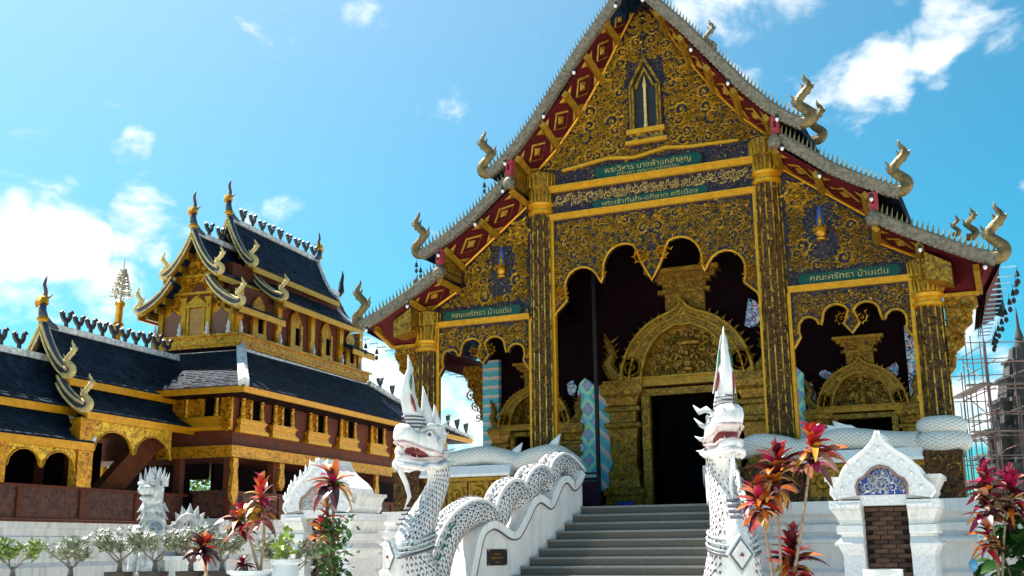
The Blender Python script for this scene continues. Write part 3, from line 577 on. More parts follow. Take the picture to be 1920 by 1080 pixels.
# mosaic panels on the back wall
def lozmat(name, diag):
    m = bpy.data.materials.new(name); m.use_nodes = True; n, l, b = nodes_of(m)
    c = n.new('ShaderNodeTexCoord'); s = n.new('ShaderNodeSeparateXYZ'); l.new(c.outputs['Object'], s.inputs[0])
    def mt(op, a, bb):
        q = n.new('ShaderNodeMath'); q.operation = op
        for i, x in enumerate((a, bb)):
            if isinstance(x, (int, float)): q.inputs[i].default_value = x
            else: l.new(x, q.inputs[i])
        return q.outputs[0]
    if diag == 2: f = mt('FRACT', mt('MULTIPLY', s.outputs[2], 4.6), 0)
    elif diag: f = mt('FRACT', mt('MULTIPLY', mt('ADD', s.outputs[2], mt('MULTIPLY', s.outputs[0], 1.0)), 2.6), 0)
    else:
        a = mt('ABSOLUTE', mt('SUBTRACT', mt('FRACT', mt('MULTIPLY', s.outputs[0], 2.1), 0), .5), 0); d = mt('ABSOLUTE', mt('SUBTRACT', mt('FRACT', mt('MULTIPLY', s.outputs[2], 1.75), 0), .5), 0); f = mt('ADD', a, d)
    v = n.new('ShaderNodeTexVoronoi'); v.inputs['Scale'].default_value = 22; l.new(c.outputs['Object'], v.inputs['Vector']); sp = n.new('ShaderNodeSeparateColor'); l.new(v.outputs['Color'], sp.inputs[0])
    g2 = mt('ADD', f, mt('MULTIPLY', mt('SUBTRACT', sp.outputs[0], .5), .12))
    r = n.new('ShaderNodeValToRGB'); r.color_ramp.interpolation = 'CONSTANT'; l.new(g2, r.inputs[0]); e = r.color_ramp.elements
    cols = [(0, (.62, .10, .30)), (.16, (.75, .45, .62)), (.26, (.10, .45, .55)), (.42, (.25, .68, .62)), (.56, (.60, .72, .42)), (.68, (.12, .40, .58)), (.84, (.58, .30, .52))] if not diag else [(0, (.72, .45, .30)), (.16, (.78, .55, .62)), (.28, (.08, .42, .45)), (.55, (.10, .50, .52)), (.62, (.12, .36, .55)), (.86, (.18, .55, .58))]
    while len(e) < len(cols): e.new(.5)
    for i, (p, q) in enumerate(cols): e[i].position = p; e[i].color = (*q, 1)
    l.new(r.outputs[0], b.inputs['Base Color']); b.inputs['Roughness'].default_value = .25
    u = n.new('ShaderNodeBump'); u.inputs['Strength'].default_value = .3; l.new(sp.outputs[1], u.inputs['Height']); l.new(u.outputs[0], b.inputs['Normal'])
    return m
LOZ = lozmat('lozenge_mosaic', 0); DIA = lozmat('diagonal_mosaic', 1); STR = lozmat('striped_mosaic', 2)
BROKEN = mosaic('broken_glass_mosaic', [(0, (.03, .02, .06)), (.25, (.12, .35, .55)), (.42, (.45, .08, .15)), (.55, (.55, .65, .70)), (.75, (.10, .20, .45))], 20, .25, .1, .5)
for x in (-2.62, 2.06):
    m = MB(); P = [(x, 2.95), (x+.46, 2.95), (x+.46, 5.05), (x+.30, 5.22), (x+.18, 5.30), (x+.05, 5.18), (x, 5.0)]; m.prism(P, 2.30, 2.455); part('mosaic_panel', m, LOZ)
for x, sg in ((-2.12, 1), (1.72, -1)):
    P = [(0, 2.75), (.16, 2.62), (.26, 2.85), (.18, 3.1), (.34, 3.4), (.40, 3.9), (.36, 4.4), (.26, 4.8), (.10, 5.05), (0, 5.1)]; P = [(x+p[0], p[1]) for p in P] if sg > 0 else [(x+.34-p[0], p[1]) for p in P][::-1]
    m = MB(); m.prism(P, 2.34, 2.455); part('mosaic_panel', m, DIA)
for x in (-5.06, 4.62):
    m = MB(); m.box(x, x+.42, 2.30, 2.455, 3.55, 5.9); part('mosaic_panel', m, STR if x < 0 else BROKEN)
for x0, x1, z0, z1 in ((2.50, 2.80, 3.2, 5.2), (-3.0, -2.66, 4.9, 5.35), (4.2, 4.5, 4.8, 5.2), (1.25, 1.72, 6.0, 6.9), (1.7, 1.9, 5.5, 5.9), (2.78, 3.1, 4.9, 5.15)):
    m = MB(); xs = (x0+x1)/2; zs = (z0+z1)/2; R_ = random.Random(int(x0*100)); m.prism([(xs+(x1-xs)*R_.uniform(.5, 1.1)*math.cos(a*PI/5), zs+(z1-zs)*R_.uniform(.5, 1.1)*math.sin(a*PI/5)) for a in range(10)], 2.43, 2.456); part('mosaic_patch', m, BROKEN)
# door leaf frame of the folding screen in front of the mosaic
m = MB(); m.box(-1.95, -1.88, 1.60, 1.68, 2.27, 8.0); sc_ = part('screen_post', m, DARKB)
m = MB(); m.box(-2.46, -1.952, 1.62, 1.66, 2.92, 2.99); m.box(-2.46, -1.952, 1.62, 1.66, 3.06, 3.10); part('screen_rail', m, DARKB)
m = MB(); m.box(-2.44, -1.96, 1.62, 1.65, 2.28, 2.91); part('screen_panel', m, mat('purple_board', (.05, .006, .03), .4))
m = MB(); m.box(-2.44, -1.96, 1.63, 1.65, 2.992, 3.058); part('screen_pane', m, mat('pale_glass', (.45, .62, .62), .1))
# doorways
def portal(cx, k, w, zl, main):
    y = 2.27
    def q(name, mb, mt_, par=None, **kw): return part(name, mb, mt_, par or T, **kw)
    hw = w/2
    m = MB(); t = .17*k+.02
    for s in (-1, 1): m.box(cx+s*hw-(t if s < 0 else 0), cx+s*hw+(t if s > 0 else 0), y+.02, y+.44, 2.272, zl)
    m.box(cx-hw-t, cx+hw+t, y+.02, y+.44, zl, zl+t*.8); D = q('doorway', m, GOLDD)
    m = MB(); z0 = zl+t*.8+.05*k; m.box(cx-1.30*k, cx+1.30*k, y-.10, y+.15, z0, z0+.16*k); m.box(cx-1.24*k, cx+1.24*k, y-.16, y+.15, z0+.16*k, z0+.21*k); q('lintel', m, GOLDM, D)
    for s in (-1, 1):
        m = MB(); H = z0-2.274; px = cx+s*(1.12*k+.40*k)
        steps = [(0, .46), (.06, .46), (.065, .42), (.12, .42), (.13, .47), (.17, .47), (.19, .38), (.25, .34), (.30, .37), (.36, .27), (.46, .31), (.56, .31), (.66, .35), (.68, .42), (.71, .42), (.72, .31), (.80, .31), (.81, .42), (.84, .42), (.86, .33), (.92, .40), (.95, .48), (1.0, .50)]
        m.loft([[(px+a*wd*k, y+.12+b*wd*k*.55, 2.274+t_*H) for a, b in ((-1, -1), (1, -1), (1, 1), (-1, 1))] for t_, wd in steps]); pl_ = q('pilaster', m, GOLDD, D)
        zc = z0+.30*k; m = MB(); m.box(px-.50*k, px+.50*k, y-.14*k, y+.3*k, z0+.003, z0+.10*k); m.box(px-.44*k, px+.44*k, y-.12*k, y+.3*k, z0+.10*k, z0+.17*k); q('pilaster_cap', m, GOLDD, D)
        # volute where the arch lands, flame tailed hamsa above the outer corner
        m = MB(); scroll(m, cx+s*1.24*k, zc+.13*k, .25*k, 0 if s > 0 else PI, s, y-.16*k, .09*k, 1.9, False); m.lathe([(.24*k, 0), (.24*k, .12*k)], (0, 0, 0), 16); lv = m.v[-32:]; 
        for i in range(len(m.v)-32, len(m.v)): v_ = m.v[i]; m.v[i] = (cx+s*1.24*k+v_[0], y-.15*k+v_[2], zc+.13*k+v_[1])
        q('volute', m, GOLDM, D)
        m = MB(); X = cx+s*1.72*k; m.tube([(X-s*.2*k, y, zc-.1*k), (X, y, zc+.02*k), (X+s*.12*k, y, zc+.25*k), (X+s*.02*k, y, zc+.5*k), (X+s*.10*k, y, zc+.72*k), (X+s*.2*k, y, zc+1.0*k)], [.14*k, .17*k, .15*k, .12*k, .09*k, .01*k], 7)
        for dz in (.3, .45, .6, .75): m.spike((X+s*.08*k, y, zc+dz*k), (X-s*.16*k, y, zc+(dz+.16)*k), (0, 0, .05*k), (0, .03, 0)); m.spike((X+s*.06*k, y, zc+dz*k), (X+s*.26*k, y, zc+(dz+.12)*k), (0, 0, .05*k), (0, .03, 0))
        q('flame_tail', m, GOLDD, D, smooth=50)
    zb = z0+.05*k
    oa = arc(cx, zb, 1.50*k, 1.58*k, 4, 76, 11); oa = oa + [(cx+.22*k, zb+1.60*k), (cx+.10*k, zb+1.68*k), (cx, zb+1.82*k)]; out = oa + [(2*cx-x, z) for x, z in reversed(oa[:-1])]
    inn = arc(cx, zb, 1.02*k, 1.26*k, 0, 180, 18); inn = [(x, z+.05*k*(abs(math.sin(i*PI/2.25)))) for i, (x, z) in enumerate(inn)]
    m = MB(); n = len(out)
    ia = [min(range(len(inn)), key=lambda j: abs(j/(len(inn)-1)-i/(n-1))) for i in range(n)]
    vs = [(x, y-.15*k, z) for x, z in out] + [(inn[j][0], y-.15*k, inn[j][1]) for j in ia] + [(x, y+.18, z) for x, z in out] + [(inn[j][0], y+.18, inn[j][1]) for j in ia]
    m.add(vs, [(i, i+1, n+i+1, n+i) for i in range(n-1)] + [(2*n+i+1, 2*n+i, i, i+1) for i in range(n-1)] + [(n+i, n+i+1, 3*n+i+1, 3*n+i) for i in range(n-1)])
    A = q('pediment_arch', m, GOLDD, D)
    m = MB(); m.tube([(x, y-.17*k, z) for x, z in out], .045*k, 5); m.tube([(x, y-.17*k, z) for x, z in inn], .035*k, 5); m.tube([(cx+(x-cx)*.87, y-.17*k, zb+(z-zb)*.9) for x, z in out], .03*k, 5); q('arch_moulding', m, GOLDM, D)
    m = MB()
    for i in range(2, n-2, 1):
        x, z = out[i]; dx, dz = (x-cx), (z-zb); l = math.hypot(dx, dz); m.spike((x, y-.05, z), (x+dx/l*.12*k+.05*k*(1 if x > cx else -1), y-.05, z+dz/l*.14*k), (-dz/l*.06*k, 0, dx/l*.06*k), (0, .05, 0))
    q('arch_flame', m, GOLDD, D, kind='stuff')
    m = MB(); m.prism(inn, y+.10, y+.17); tp = q('tympanum', m, GOLDD, D)
    f = scrollfield([(cx+(x-cx)*.97, zb+(z-zb)*.95+.02) for x, z in inn], 44, .07*k, .15*k, y+.098, int(cx*10)+70, .84, .05)
    m = MB()
    if main:
        f.add([], []); m.lathe([(.0, .10), (.20, .08), (.34, .0), (.32, -.06), (0, -.04)], (cx, y+.05, zb+.90), 14, (1, .35))
        m.lathe([(.14, 0), (.16, .05), (.07, .10), (.10, .20), (.08, .30), (.035, .36), (.05, .42), (.0, .52)], (cx, y+.02, zb+.26), 9, (1, .6))
        for s in (-1, 1): m.tube([(cx+s*.08, y, zb+.54), (cx+s*.2, y, zb+.62), (cx+s*.26, y, zb+.50)], .04, 5)
    else: m.lathe([(.10, 0), (.12, .05), (.05, .1), (.08, .2), (0, .4)], (cx, y+.04, zb+.08), 8, (1, .6))
    f.join(m); part('relief', f, GOLDD, D, kind='stuff')
    # stepped crown above the arch
    zt = zb+2.02*k; m = MB()
    for z, hh, wd in ((zt-.85, .85, .46), (zt, .10, .60), (zt+.10, .14, .50), (zt+.24, .09, .62), (zt+.33, .12, .74), (zt+.45, .14, .84)): m.box(cx-wd*k, cx+wd*k, y+.02-(wd-.55)*.5*k, y+.185, zt+(z-zt)*k, zt+(z-zt+hh)*k-.001)
    q('crown', m, GOLDD, D)
    m = MB(); m.box(cx-.86*k, cx+.86*k, y-.20*k, y+.02-.16*k, zt+.47*k, zt+.56*k); q('crown_moulding', m, GOLDM, D)
    m = MB(); m.box(cx-hw, cx+hw, y+.60, y+.64, 2.30, zl+.3); q('door_dark_sheet', m, BLACK, D)  # black sheet across the doorway, interior darkness put into its colour
portal(0, 1.0, 1.80, 4.79, True)
for s in (-1, 1): portal(s*3.69, .60, 1.08, 4.04, False)
m = MB(); m.box(-1.50, -1.10, 1.55, 1.60, 2.275, 2.44); part('blue_box', m, BLUEG)
# ---------------------------------------------------------------- staircase
ST = empty('staircase', (0, -1.14, 0), label='flared grey granite staircase climbing to the dark temple doorway', cat='staircase')
def loc(mb, o):       # world coordinates -> coordinates of an unrotated parent
    return mb.xf(Matrix.Translation(-Vector(o.location)))
for i in range(15):
    y = -1.14-.235*i; z = 2.27-.155*i; w = 1.26+.33*(-1.14-y); w2 = 1.26+.33*(-1.14-y-.26)
    if z <= .01: break
    m = MB(); zb = max(z-.36, .0)
    m.add([(-w, y, zb), (w, y, zb), (w2, y+.262, zb), (-w2, y+.262, zb), (-w, y, z-.04), (w, y, z-.04), (w2, y+.262, z-.04), (-w2, y+.262, z-.04)], [(0,3,2,1),(4,5,6,7),(0,1,5,4),(1,2,6,5),(2,3,7,6),(3,0,4,7)])
    st = ob('step', loc(m, ST), STONE, ST)
    m = MB(); a = y-.022; m.add([(-w, a, z-.038), (w, a, z-.038), (w2, y+.262, z-.038), (-w2, y+.262, z-.038), (-w, a+.006, z), (w, a+.006, z), (w2, y+.262, z), (-w2, y+.262, z)], [(0,3,2,1),(4,5,6,7),(0,1,5,4),(1,2,6,5),(2,3,7,6),(3,0,4,7)])
    ob('nosing', loc(m, ST), mat('pale_granite', (.21, .205, .19), .5, 0, .3, 40, .1, 60), st)
# ---------------------------------------------------------------- naga balustrades
PINK = mat('pink_wash', (.66, .46, .44), .55, 0, .3, 8, .1, 30)
DRED = mat('mouth_red', (.22, .02, .02), .5, 0, .3, 6, .1, 20)
GRN = mat('green_glass', (.02, .16, .08), .3)
GREYL = mat('dark_line_paint', (.10, .10, .13), .5)
WGREY = mat('grey_green_wash', (.45, .50, .49), .6, 0, .35, 9, .4, 26)
NW = plaster('naga_white', (.78, .765, .755), (.40, .35, .34), .65, .25)
def PT(t, o, z): return Vector((-1.30-.33*t-.95*o, -1.2-t+.313*o, z))
LOW = [(2.75, 0), (2.75, 1.0), (2.62, 1.46), (2.53, 1.72), (2.42, 1.81), (2.28, 1.85), (2.10, 1.78), (1.92, 1.69), (1.78, 1.67), (1.64, 1.73), (1.40, 2.04), (1.26, 2.25), (1.12, 2.33), (.98, 2.28), (.84, 2.22), (.72, 2.32), (.52, 2.65), (.38, 2.71), (.28, 2.64), (.18, 2.58), (.02, 2.68), (-.13, 2.89)]
BODY = [(3.46, .0, .27), (3.46, .6, .27), (3.42, 1.15, .27), (3.26, 1.60, .27), (3.0, 1.92, .27), (2.64, 2.11, .27), (2.36, 2.10, .26), (2.14, 1.97, .25), (1.98, 2.08, .25), (1.84, 2.36, .26), (1.62, 2.52, .26), (1.43, 2.44, .24), (1.30, 2.42, .24), (1.18, 2.62, .25), (1.04, 2.78, .25), (.86, 2.80, .24), (.72, 2.71, .22), (.60, 2.80, .22), (.50, 2.99, .22), (.28, 3.10, .22), (.02, 3.0, .20), (-.22, 2.82, .16)]
UNDER = mat('grey_scale_joint', (.10, .095, .10), .7, 0, .3, 9, .2, 30); EYED = mat('dark_scale_eye', (.24, .16, .16), .6, 0, .4, 12, 0)
def scales(P, R, n, step, flat=None):
    '''overlapping raised scales laid round a tube, each with a small dark eye'''
    sm, dm = MB(), MB(); P = [Vector(p) for p in P]; m = len(P); fr = []; d0 = None
    for i, p in enumerate(P):
        t = (P[min(i+1, m-1)]-P[max(i-1, 0)]).normalized()
        if d0 is None:
            a = Vector((0, 0, 1)) if abs(t.z) < .9 else Vector((0, 1, 0)); d0 = (a-t*a.dot(t)).normalized()
        else: d0 = (d0-t*d0.dot(t)).normalized()
        fr.append((p, d0.copy(), t.cross(d0), R[i]))
    L_ = [0]
    for i in range(1, m): L_.append(L_[-1]+(P[i]-P[i-1]).length)
    def at(s, w, h):
        s = max(0, min(L_[-1]-1e-4, s)); i = 0
        while L_[i+1] < s: i += 1
        f = (s-L_[i])/(L_[i+1]-L_[i]); a, b = fr[i], fr[i+1]
        p = a[0].lerp(b[0], f); q = a[1].lerp(b[1], f).normalized()*math.cos(w)+a[2].lerp(b[2], f).normalized()*math.sin(w); v = q*(a[3]+(b[3]-a[3])*f+h)
        if flat: fx = Vector(flat[0]).normalized(); v -= fx*v.dot(fx)*(1-flat[1])
        return p+v
    k = 0; s = step
    while s < L_[-1]-step:
        for j in range(n):
            w = 2*PI*(j+.5*(k % 2))/n+rnd.uniform(-.02, .02); dw = PI/n*.80; h = .016+rnd.uniform(-.003, .004)
            sm.add([at(s+step*.80, w, .0), at(s+step*.1, w-dw, .006), at(s-step*.72, w-dw*.5, h*.7), at(s-step*.86, w, h), at(s-step*.72, w+dw*.5, h*.7), at(s+step*.1, w+dw, .006), at(s-step*.1, w, h)], [(0, 1, 6), (1, 2, 6), (2, 3, 6), (3, 4, 6), (4, 5, 6), (5, 0, 6)])
            e = .008; dm.add([at(s-step*.62, w, h+.003), at(s-step*.1, w-dw*.42, h*.8+.005), at(s+step*.12, w, h*.7+.008), at(s-step*.1, w+dw*.42, h*.8+.005)], [(0, 1, 2, 3)])
        s += step; k += 1
    return sm, dm
FD = Vector((-.50, -.866, 0)); LT = Vector((-.866, .50, 0)); NB = Vector((-2.55, -5.0, 0))
def NP(s, l, z): return NB+FD*s+LT*l+Vector((0, 0, z))
NECK = [(-.12, .0, .40), (.02, .45, .43), (.15, .95, .42), (.25, 1.45, .35), (.13, 1.85, .27), (-.09, 2.25, .205), (-.25, 2.58, .18), (-.25, 2.85, .19), (-.14, 3.08, .21)]
def flame(m, P, R, fl=.35, axis=None): m.tube([NP(s, l, z) for s, l, z in P], R, 8, (tuple(axis or LT), fl))
def ringsec(s, zc, hw, hh, n=12, sq=.75):
    o = []
    for k in range(n):
        a = 2*PI*k/n; c, d = math.cos(a), math.sin(a); f = lambda q: math.copysign(abs(q)**sq, q); o.append(NP(s, hw*f(c), zc+hh*f(d)))
    return o
def naga(side):
    lr = 'left' if side < 0 else 'right'
    lab = 'white naga balustrade left of the stairs, head in profile, dark plaque on its wall' if side < 0 else 'white naga balustrade right of the stairs, head facing out behind red-leaved plants'
    E = empty('naga_balustrade', tuple(NB) if side < 0 else (-NB.x, NB.y, 0), label=lab, cat='naga balustrade')
    def P(name, mb, m, par=None, smooth=False, **k):
        mb = mb if side < 0 else mb.mirx()
        return ob(name, loc(mb, E), m, par or E, smooth, **k)
    # parapet wall + coping
    m = MB(); pl = LOW+[(-.13, 0)]; n = len(pl)
    m.add([PT(t, 0, z) for t, z in pl]+[PT(t, .5, z) for t, z in pl], [tuple(range(n)), tuple(range(2*n-1, n-1, -1))]+[(i, i+n, (i+1) % n+n, (i+1) % n) for i in range(n)])
    wl = P('parapet', m, WHITE)
    m = MB(); c = [Vector((a[0], a[1], 0)) for a in LOW[1:]]; c = catmull(c, 3); up_ = []
    for i, p in enumerate(c):
        t = (c[min(i+1, len(c)-1)]-c[max(i-1, 0)]).normalized(); nn = Vector((t.y, -t.x, 0)); nn = nn if nn.y > 0 or (abs(nn.y) < .3 and nn.x > 0) else -nn
        up_.append(p+nn*.13)
    k = len(c)
    vs = [PT(p.x, -.10, p.y+.0) for p in c]+[PT(p.x, -.10, p.y) for p in up_]+[PT(p.x, .52, p.y) for p in up_]+[PT(p.x, .52, p.y) for p in c]
    m.add(vs, [(j*k+i, ((j+1) % 4)*k+i, ((j+1) % 4)*k+i+1, j*k+i+1) for j in range(4) for i in range(k-1)]+[(0, k, 2*k, 3*k), (k-1, 4*k-1, 3*k-1, 2*k-1)])
    P('coping', m, WHITE, wl, 35)
    m = MB(); m.tube([PT(p.x, -.085, p.y-.015) for p in c], .020, 5); P('coping_shade_line', m, GREYL, wl)  # dark tube drawn as the shade line under the coping
    # serpent body riding the wall
    b = catmull([(t, z, r) for t, z, r in BODY], 4); m = MB(); m.tube([PT(p.x, .2, p.y) for p in b], [p.z for p in b], 16); bd = P('serpent_body', m, UNDER, None, True)
    sm, dm = scales([PT(p.x, .2, p.y) for p in b], [p.z for p in b], 13, .082); P('scales', sm, NW, bd, kind='stuff'); P('scale_eyes', dm, EYED, bd, kind='stuff')
    m = MB(); cr_ = MB()
    for i in range(8, len(b)-2):
        p = b[i]; t = (b[i+1]-b[i-1]); t = Vector((t.x, t.y, 0)).normalized(); nn = Vector((t.y, -t.x, 0)); nn = nn if nn.y > 0 or (abs(nn.y) < .3 and nn.x > 0) else -nn
        if abs(nn.y) < .35: nn = Vector((1, 0, 0))
        q = b[i+1]; 
        for f_ in (0, .5):
            pc = p.lerp(q, f_); w = pc+nn*(pc.z*.97); w.z = 0; h = .055; a = PT(w.x, .2, w.y); tip = PT(w.x+nn.x*h+.02, .2, w.y+nn.y*h); m.spike(a, tip, (PT(t.x*.035, 0, t.y*.035)-PT(0, 0, 0)), LT*.03)
    P('back_spine', m, WGREY, bd, kind='stuff')
    for o_ in (.02, .36):
        m = MB(); sp = []
        for i in range(6, len(b)-1):
            p = b[i]; t = (b[i+1]-b[i-1]); t = Vector((t.x, t.y, 0)).normalized(); nn = Vector((t.y, -t.x, 0)); nn = nn if nn.y > 0 or (abs(nn.y) < .3 and nn.x > 0) else -nn
            w = p+nn*p.z*.80; sp.append(PT(w.x, o_, w.y))
        m.tube(sp, .035, 5); P('white_rib', m, NW, bd, True)
    m = MB(); m2 = MB()
    for j in range(9):            # banded fins where the body dives to the ground
        a = .5+j*.17; x = 3.70-.55*max(0, (a-1.1))**1.3
        m.tube([PT(x, -.02, a), PT(x+.03, .2, a+.06), PT(x, .42, a)], .05, 5); m2.tube([PT(x-.11, -.075, a+.05), PT(x-.02, -.085, a-.02)], .022, 4)
    P('body_fin', m, WGREY, bd, True, kind='stuff'); P('green_inlay', m2, GRN, bd, kind='stuff')
    m = MB(); m.loft([[NP(a, b, z) for a, b in ((-w, -w), (w, -w), (w, w), (-w, w))] for z, w in ((0, .80), (.30, .80), (.31, .70), (.68, .66), (.69, .72), (.76, .70), (.90, .46))]); P('pedestal', m, WHITE)
    # neck
    nk = catmull(NECK, 4); m = MB(); m.tube([NP(p.x, 0, p.y) for p in nk], [p.z for p in nk], 18, (tuple(FD), .92)); ne = P('neck', m, UNDER, None, True)
    sm, dm = scales([NP(p.x, 0, p.y) for p in nk], [p.z for p in nk], 15, .085, (tuple(FD), .92)); P('scales', sm, NW, ne, kind='stuff'); P('scale_eyes', dm, EYED, ne, kind='stuff')
    m = MB(); R = []
    for i, p in enumerate(nk): R.append(p.z*(.74 if i % 2 else .70))
    m.tube([NP(p.x+p.z*.42, 0, p.y) for p in nk], R, 14, (tuple(FD), .9)); P('belly_plate', m, NW, ne, 40)
    m = MB()
    for zz, rr in ((1.52, .415), (1.60, .40), (1.68, .38)): m.tube([NP(.27-(zz-1.45)*.3+rr*.93*math.cos(a*PI/10), rr*.90*math.sin(a*PI/10), zz-.10*math.cos(a*PI/10)) for a in range(21)], .020, 5)
    P('collar', m, WGREY, ne, True)
    m = MB(); m.tube([NP(.28+.385*math.cos(a*PI/10), .375*math.sin(a*PI/10), 1.46-.10*math.cos(a*PI/10)) for a in range(21)], .022, 5); P('collar_line', m, GREYL, ne, True)
    for lx, sz in ((0, 1.0),):
        m = MB(); c0 = NP(.655, lx, 1.40); u_ = Vector((0, 0, 1)); 
        def dia(m, r, d0, d1): m.add([c0+LT*r*.75+FD*d0, c0+u_*r+FD*d0, c0-LT*r*.75+FD*d0, c0-u_*r+FD*d0]+[c0+LT*r*.68+FD*d1, c0+u_*r*.92+FD*d1, c0-LT*r*.68+FD*d1, c0-u_*r*.92+FD*d1], [(i, (i+1) % 4, (i+1) % 4+4, i+4) for i in range(4)]+[(4, 5, 6, 7)])
        dia(m, .30, -.10, .0); em = P('chest_emblem', m, WGREY, ne); m = MB(); dia(m, .245, -.02, .015); P('emblem_border', m, GREYL, em); m = MB(); dia(m, .20, .0, .03); P('emblem_field', m, NW, em); m = MB(); m.lathe([(.035, -.03), (.0, .03)], c0+FD*.05, 8); P('emblem_stud', m, DRED, em)
    m = MB()
    for zz in (1.92, 2.0, 2.08, 2.16): m.tube([NP(.50-(zz-1.9)*.62, l, zz) for l in (-.09, .09)], .026, 4)
    P('throat_bar', m, GREYL, ne)
    # head
    up_ = [(-.36, 3.02, .15, .18), (-.2, 3.13, .23, .27), (-.03, 3.21, .25, .27), (.12, 3.25, .225, .21), (.27, 3.29, .20, .155), (.40, 3.38, .225, .18), (.50, 3.40, .20, .16), (.56, 3.36, .12, .09), (.59, 3.35, .03, .03)]
    m = MB(); m.loft([ringsec(*u) for u in up_]); hd = P('head', m, NW, None, True)
    lo = [(-.28, 2.98, .18, .12), (-.05, 2.92, .21, .10), (.12, 2.89, .20, .085), (.30, 2.90, .19, .085), (.44, 2.95, .185, .09), (.52, 2.98, .12, .07), (.56, 3.0, .03, .02)]
    m = MB(); m.loft([ringsec(*u) for u in lo]); P('lower_jaw', m, NW, hd, True)
    m = MB(); m.loft([ringsec(*u) for u in ((-.15, 3.04, .17, .10), (.10, 3.07, .17, .10), (.30, 3.10, .155, .085), (.36, 3.10, .09, .03))]); P('mouth', m, DRED, hd, True)
    m = MB(); m.tube([NP(.05, 0, 3.0), NP(.3, 0, 3.03), NP(.45, 0, 3.06)], [.07, .06, .02], 8, ((0, 0, 1), .5)); P('tongue', m, PINK, hd, True)
    for sl_ in (-1, 1):
        m = MB(); m.tube([NP(s, sl_*w, z) for s, w, z in ((-.22, .235, 3.03), (-.02, .235, 3.11), (.12, .215, 3.13), (.28, .19, 3.17), (.42, .20, 3.22), (.53, .13, 3.25), (.57, 0, 3.25))], .022, 6); m.tube([NP(s, sl_*w, z) for s, w, z in ((-.22, .23, 3.01), (.0, .215, 2.995), (.18, .20, 2.975), (.34, .195, 2.98), (.47, .165, 3.02), (.54, .0, 3.05))], .020, 6); P('lip', m, PINK, hd, True)
        m = MB(); m.tube([NP(s, sl_*w, z) for s, w, z in ((-.25, .26, 2.90), (-.1, .25, 2.84), (.05, .24, 2.87), (.18, .225, 2.81), (.32, .21, 2.84), (.46, .17, 2.86), (.54, 0, 2.90))], .045, 6); P('jaw_frill', m, NW, hd, True)
        m = MB()
        for s, w, z in ((.50, .10, 3.26), (.40, .18, 3.24), (.30, .17, 3.19), (.20, .18, 3.16)): m.spike(NP(s, sl_*w, z), NP(s, sl_*w, z-.07), FD*.018, LT*.018)
        for s, w, z in ((.47, .10, 3.03), (.38, .15, 3.0), (.26, .16, 2.99)): m.spike(NP(s, sl_*w, z), NP(s, sl_*w, z+.06), FD*.018, LT*.018)
        P('tooth', m, WHITE, hd, kind='stuff')
        m = MB(); ec = NP(.06, sl_*.215, 3.38); m.lathe([(.0, -.035), (.03, -.02), (.036, 0), (.03, .02), (.0, .035)], ec, 10); ey = P('eye', m, GREYL, hd, True)
        m = MB(); m.tube([NP(.06+.055*math.cos(a*PI/6), sl_*.228, 3.38+.048*math.sin(a*PI/6)) for a in range(13)], .016, 5); P('eye_ring', m, NW, ey, True)
        m = MB(); m.tube([NP(.20, sl_*.17, 3.44), NP(.06, sl_*.25, 3.52), (NP(-.12, sl_*.30, 3.50)), NP(-.26, sl_*.36, 3.62)], [.03, .05, .045, .005], 6); P('brow', m, WGREY, hd, True)
        m = MB(); m.lathe([(.0, -.03), (.05, 0), (.0, .05)], NP(.50, sl_*.10, 3.47), 8); P('nostril', m, NW, hd, True)
        m = MB()
        for s0, z0, s1, l1, z1, r in ((-.12, 3.26, -.24, .36, 3.42, .05), (-.22, 3.10, -.40, .32, 3.16, .05), (-.24, 2.94, -.42, .30, 2.94, .05)): m.tube([NP(s0, sl_*.2, z0), NP((s0+s1)/2+.02, sl_*(.2+l1)/2, (z0+z1)/2-.03), NP(s1, sl_*l1, z1)], [r, r*.8, .005], 6, ((0, 0, 1), .8))
        P('cheek_fin', m, WGREY, hd, True)
    m = MB(); flame(m, [(.08, 0, 3.40), (.18, 0, 3.60), (.30, 0, 3.82), (.37, 0, 4.04), (.36, 0, 4.26), (.31, 0, 4.50), (.36, 0, 4.74)], [.23, .20, .165, .135, .105, .06, .005], .66); ct = P('crest', m, NW, hd, True)
    m = MB()
    for zz, r in ((3.50, .24), (3.56, .235), (3.62, .225), (3.68, .215)): m.tube([NP(.13+(zz-3.4)*.42+r*.93*math.cos(a*PI/8), r*.63*math.sin(a*PI/8), zz) for a in range(17)], .014, 4)
    P('crest_line', m, GREYL, ct)
    for sl_ in (-1, 1):
        m = MB(); m.tube([NP(.27, sl_*.135, 3.76), NP(.32, sl_*.118, 3.92), NP(.355, sl_*.10, 4.06)], [.012, .032, .005], 5); P('red_inlay', m, DRED, ct)
        m = MB(); m.tube([NP(.345, sl_*.098, 4.12), NP(.35, sl_*.088, 4.24), NP(.33, sl_*.07, 4.40)], [.008, .022, .005], 5); P('green_inlay', m, GRN, ct)
        m = MB(); m.tube([NP(.22, sl_*.17, 3.74), NP(.29, sl_*.12, 4.05), NP(.30, sl_*.08, 4.32), NP(.33, sl_*.03, 4.6)], .014, 4); P('crest_groove', m, WGREY, ct)
    for i, (a, h, r) in enumerate((((-.02, 3.42), (.06, 4.22), .13), ((-.19, 3.38), (-.17, 3.92), .11), ((-.31, 3.26), (-.33, 3.66), .09))):
        m = MB(); flame(m, [(a[0], 0, a[1]), (a[0]*.6+h[0]*.4-.03, 0, a[1]*.55+h[1]*.45), (h[0], 0, h[1])], [r, r*.85, .006], .5); P('mane_flame', m, NW if i < 3 else WGREY, hd, True)
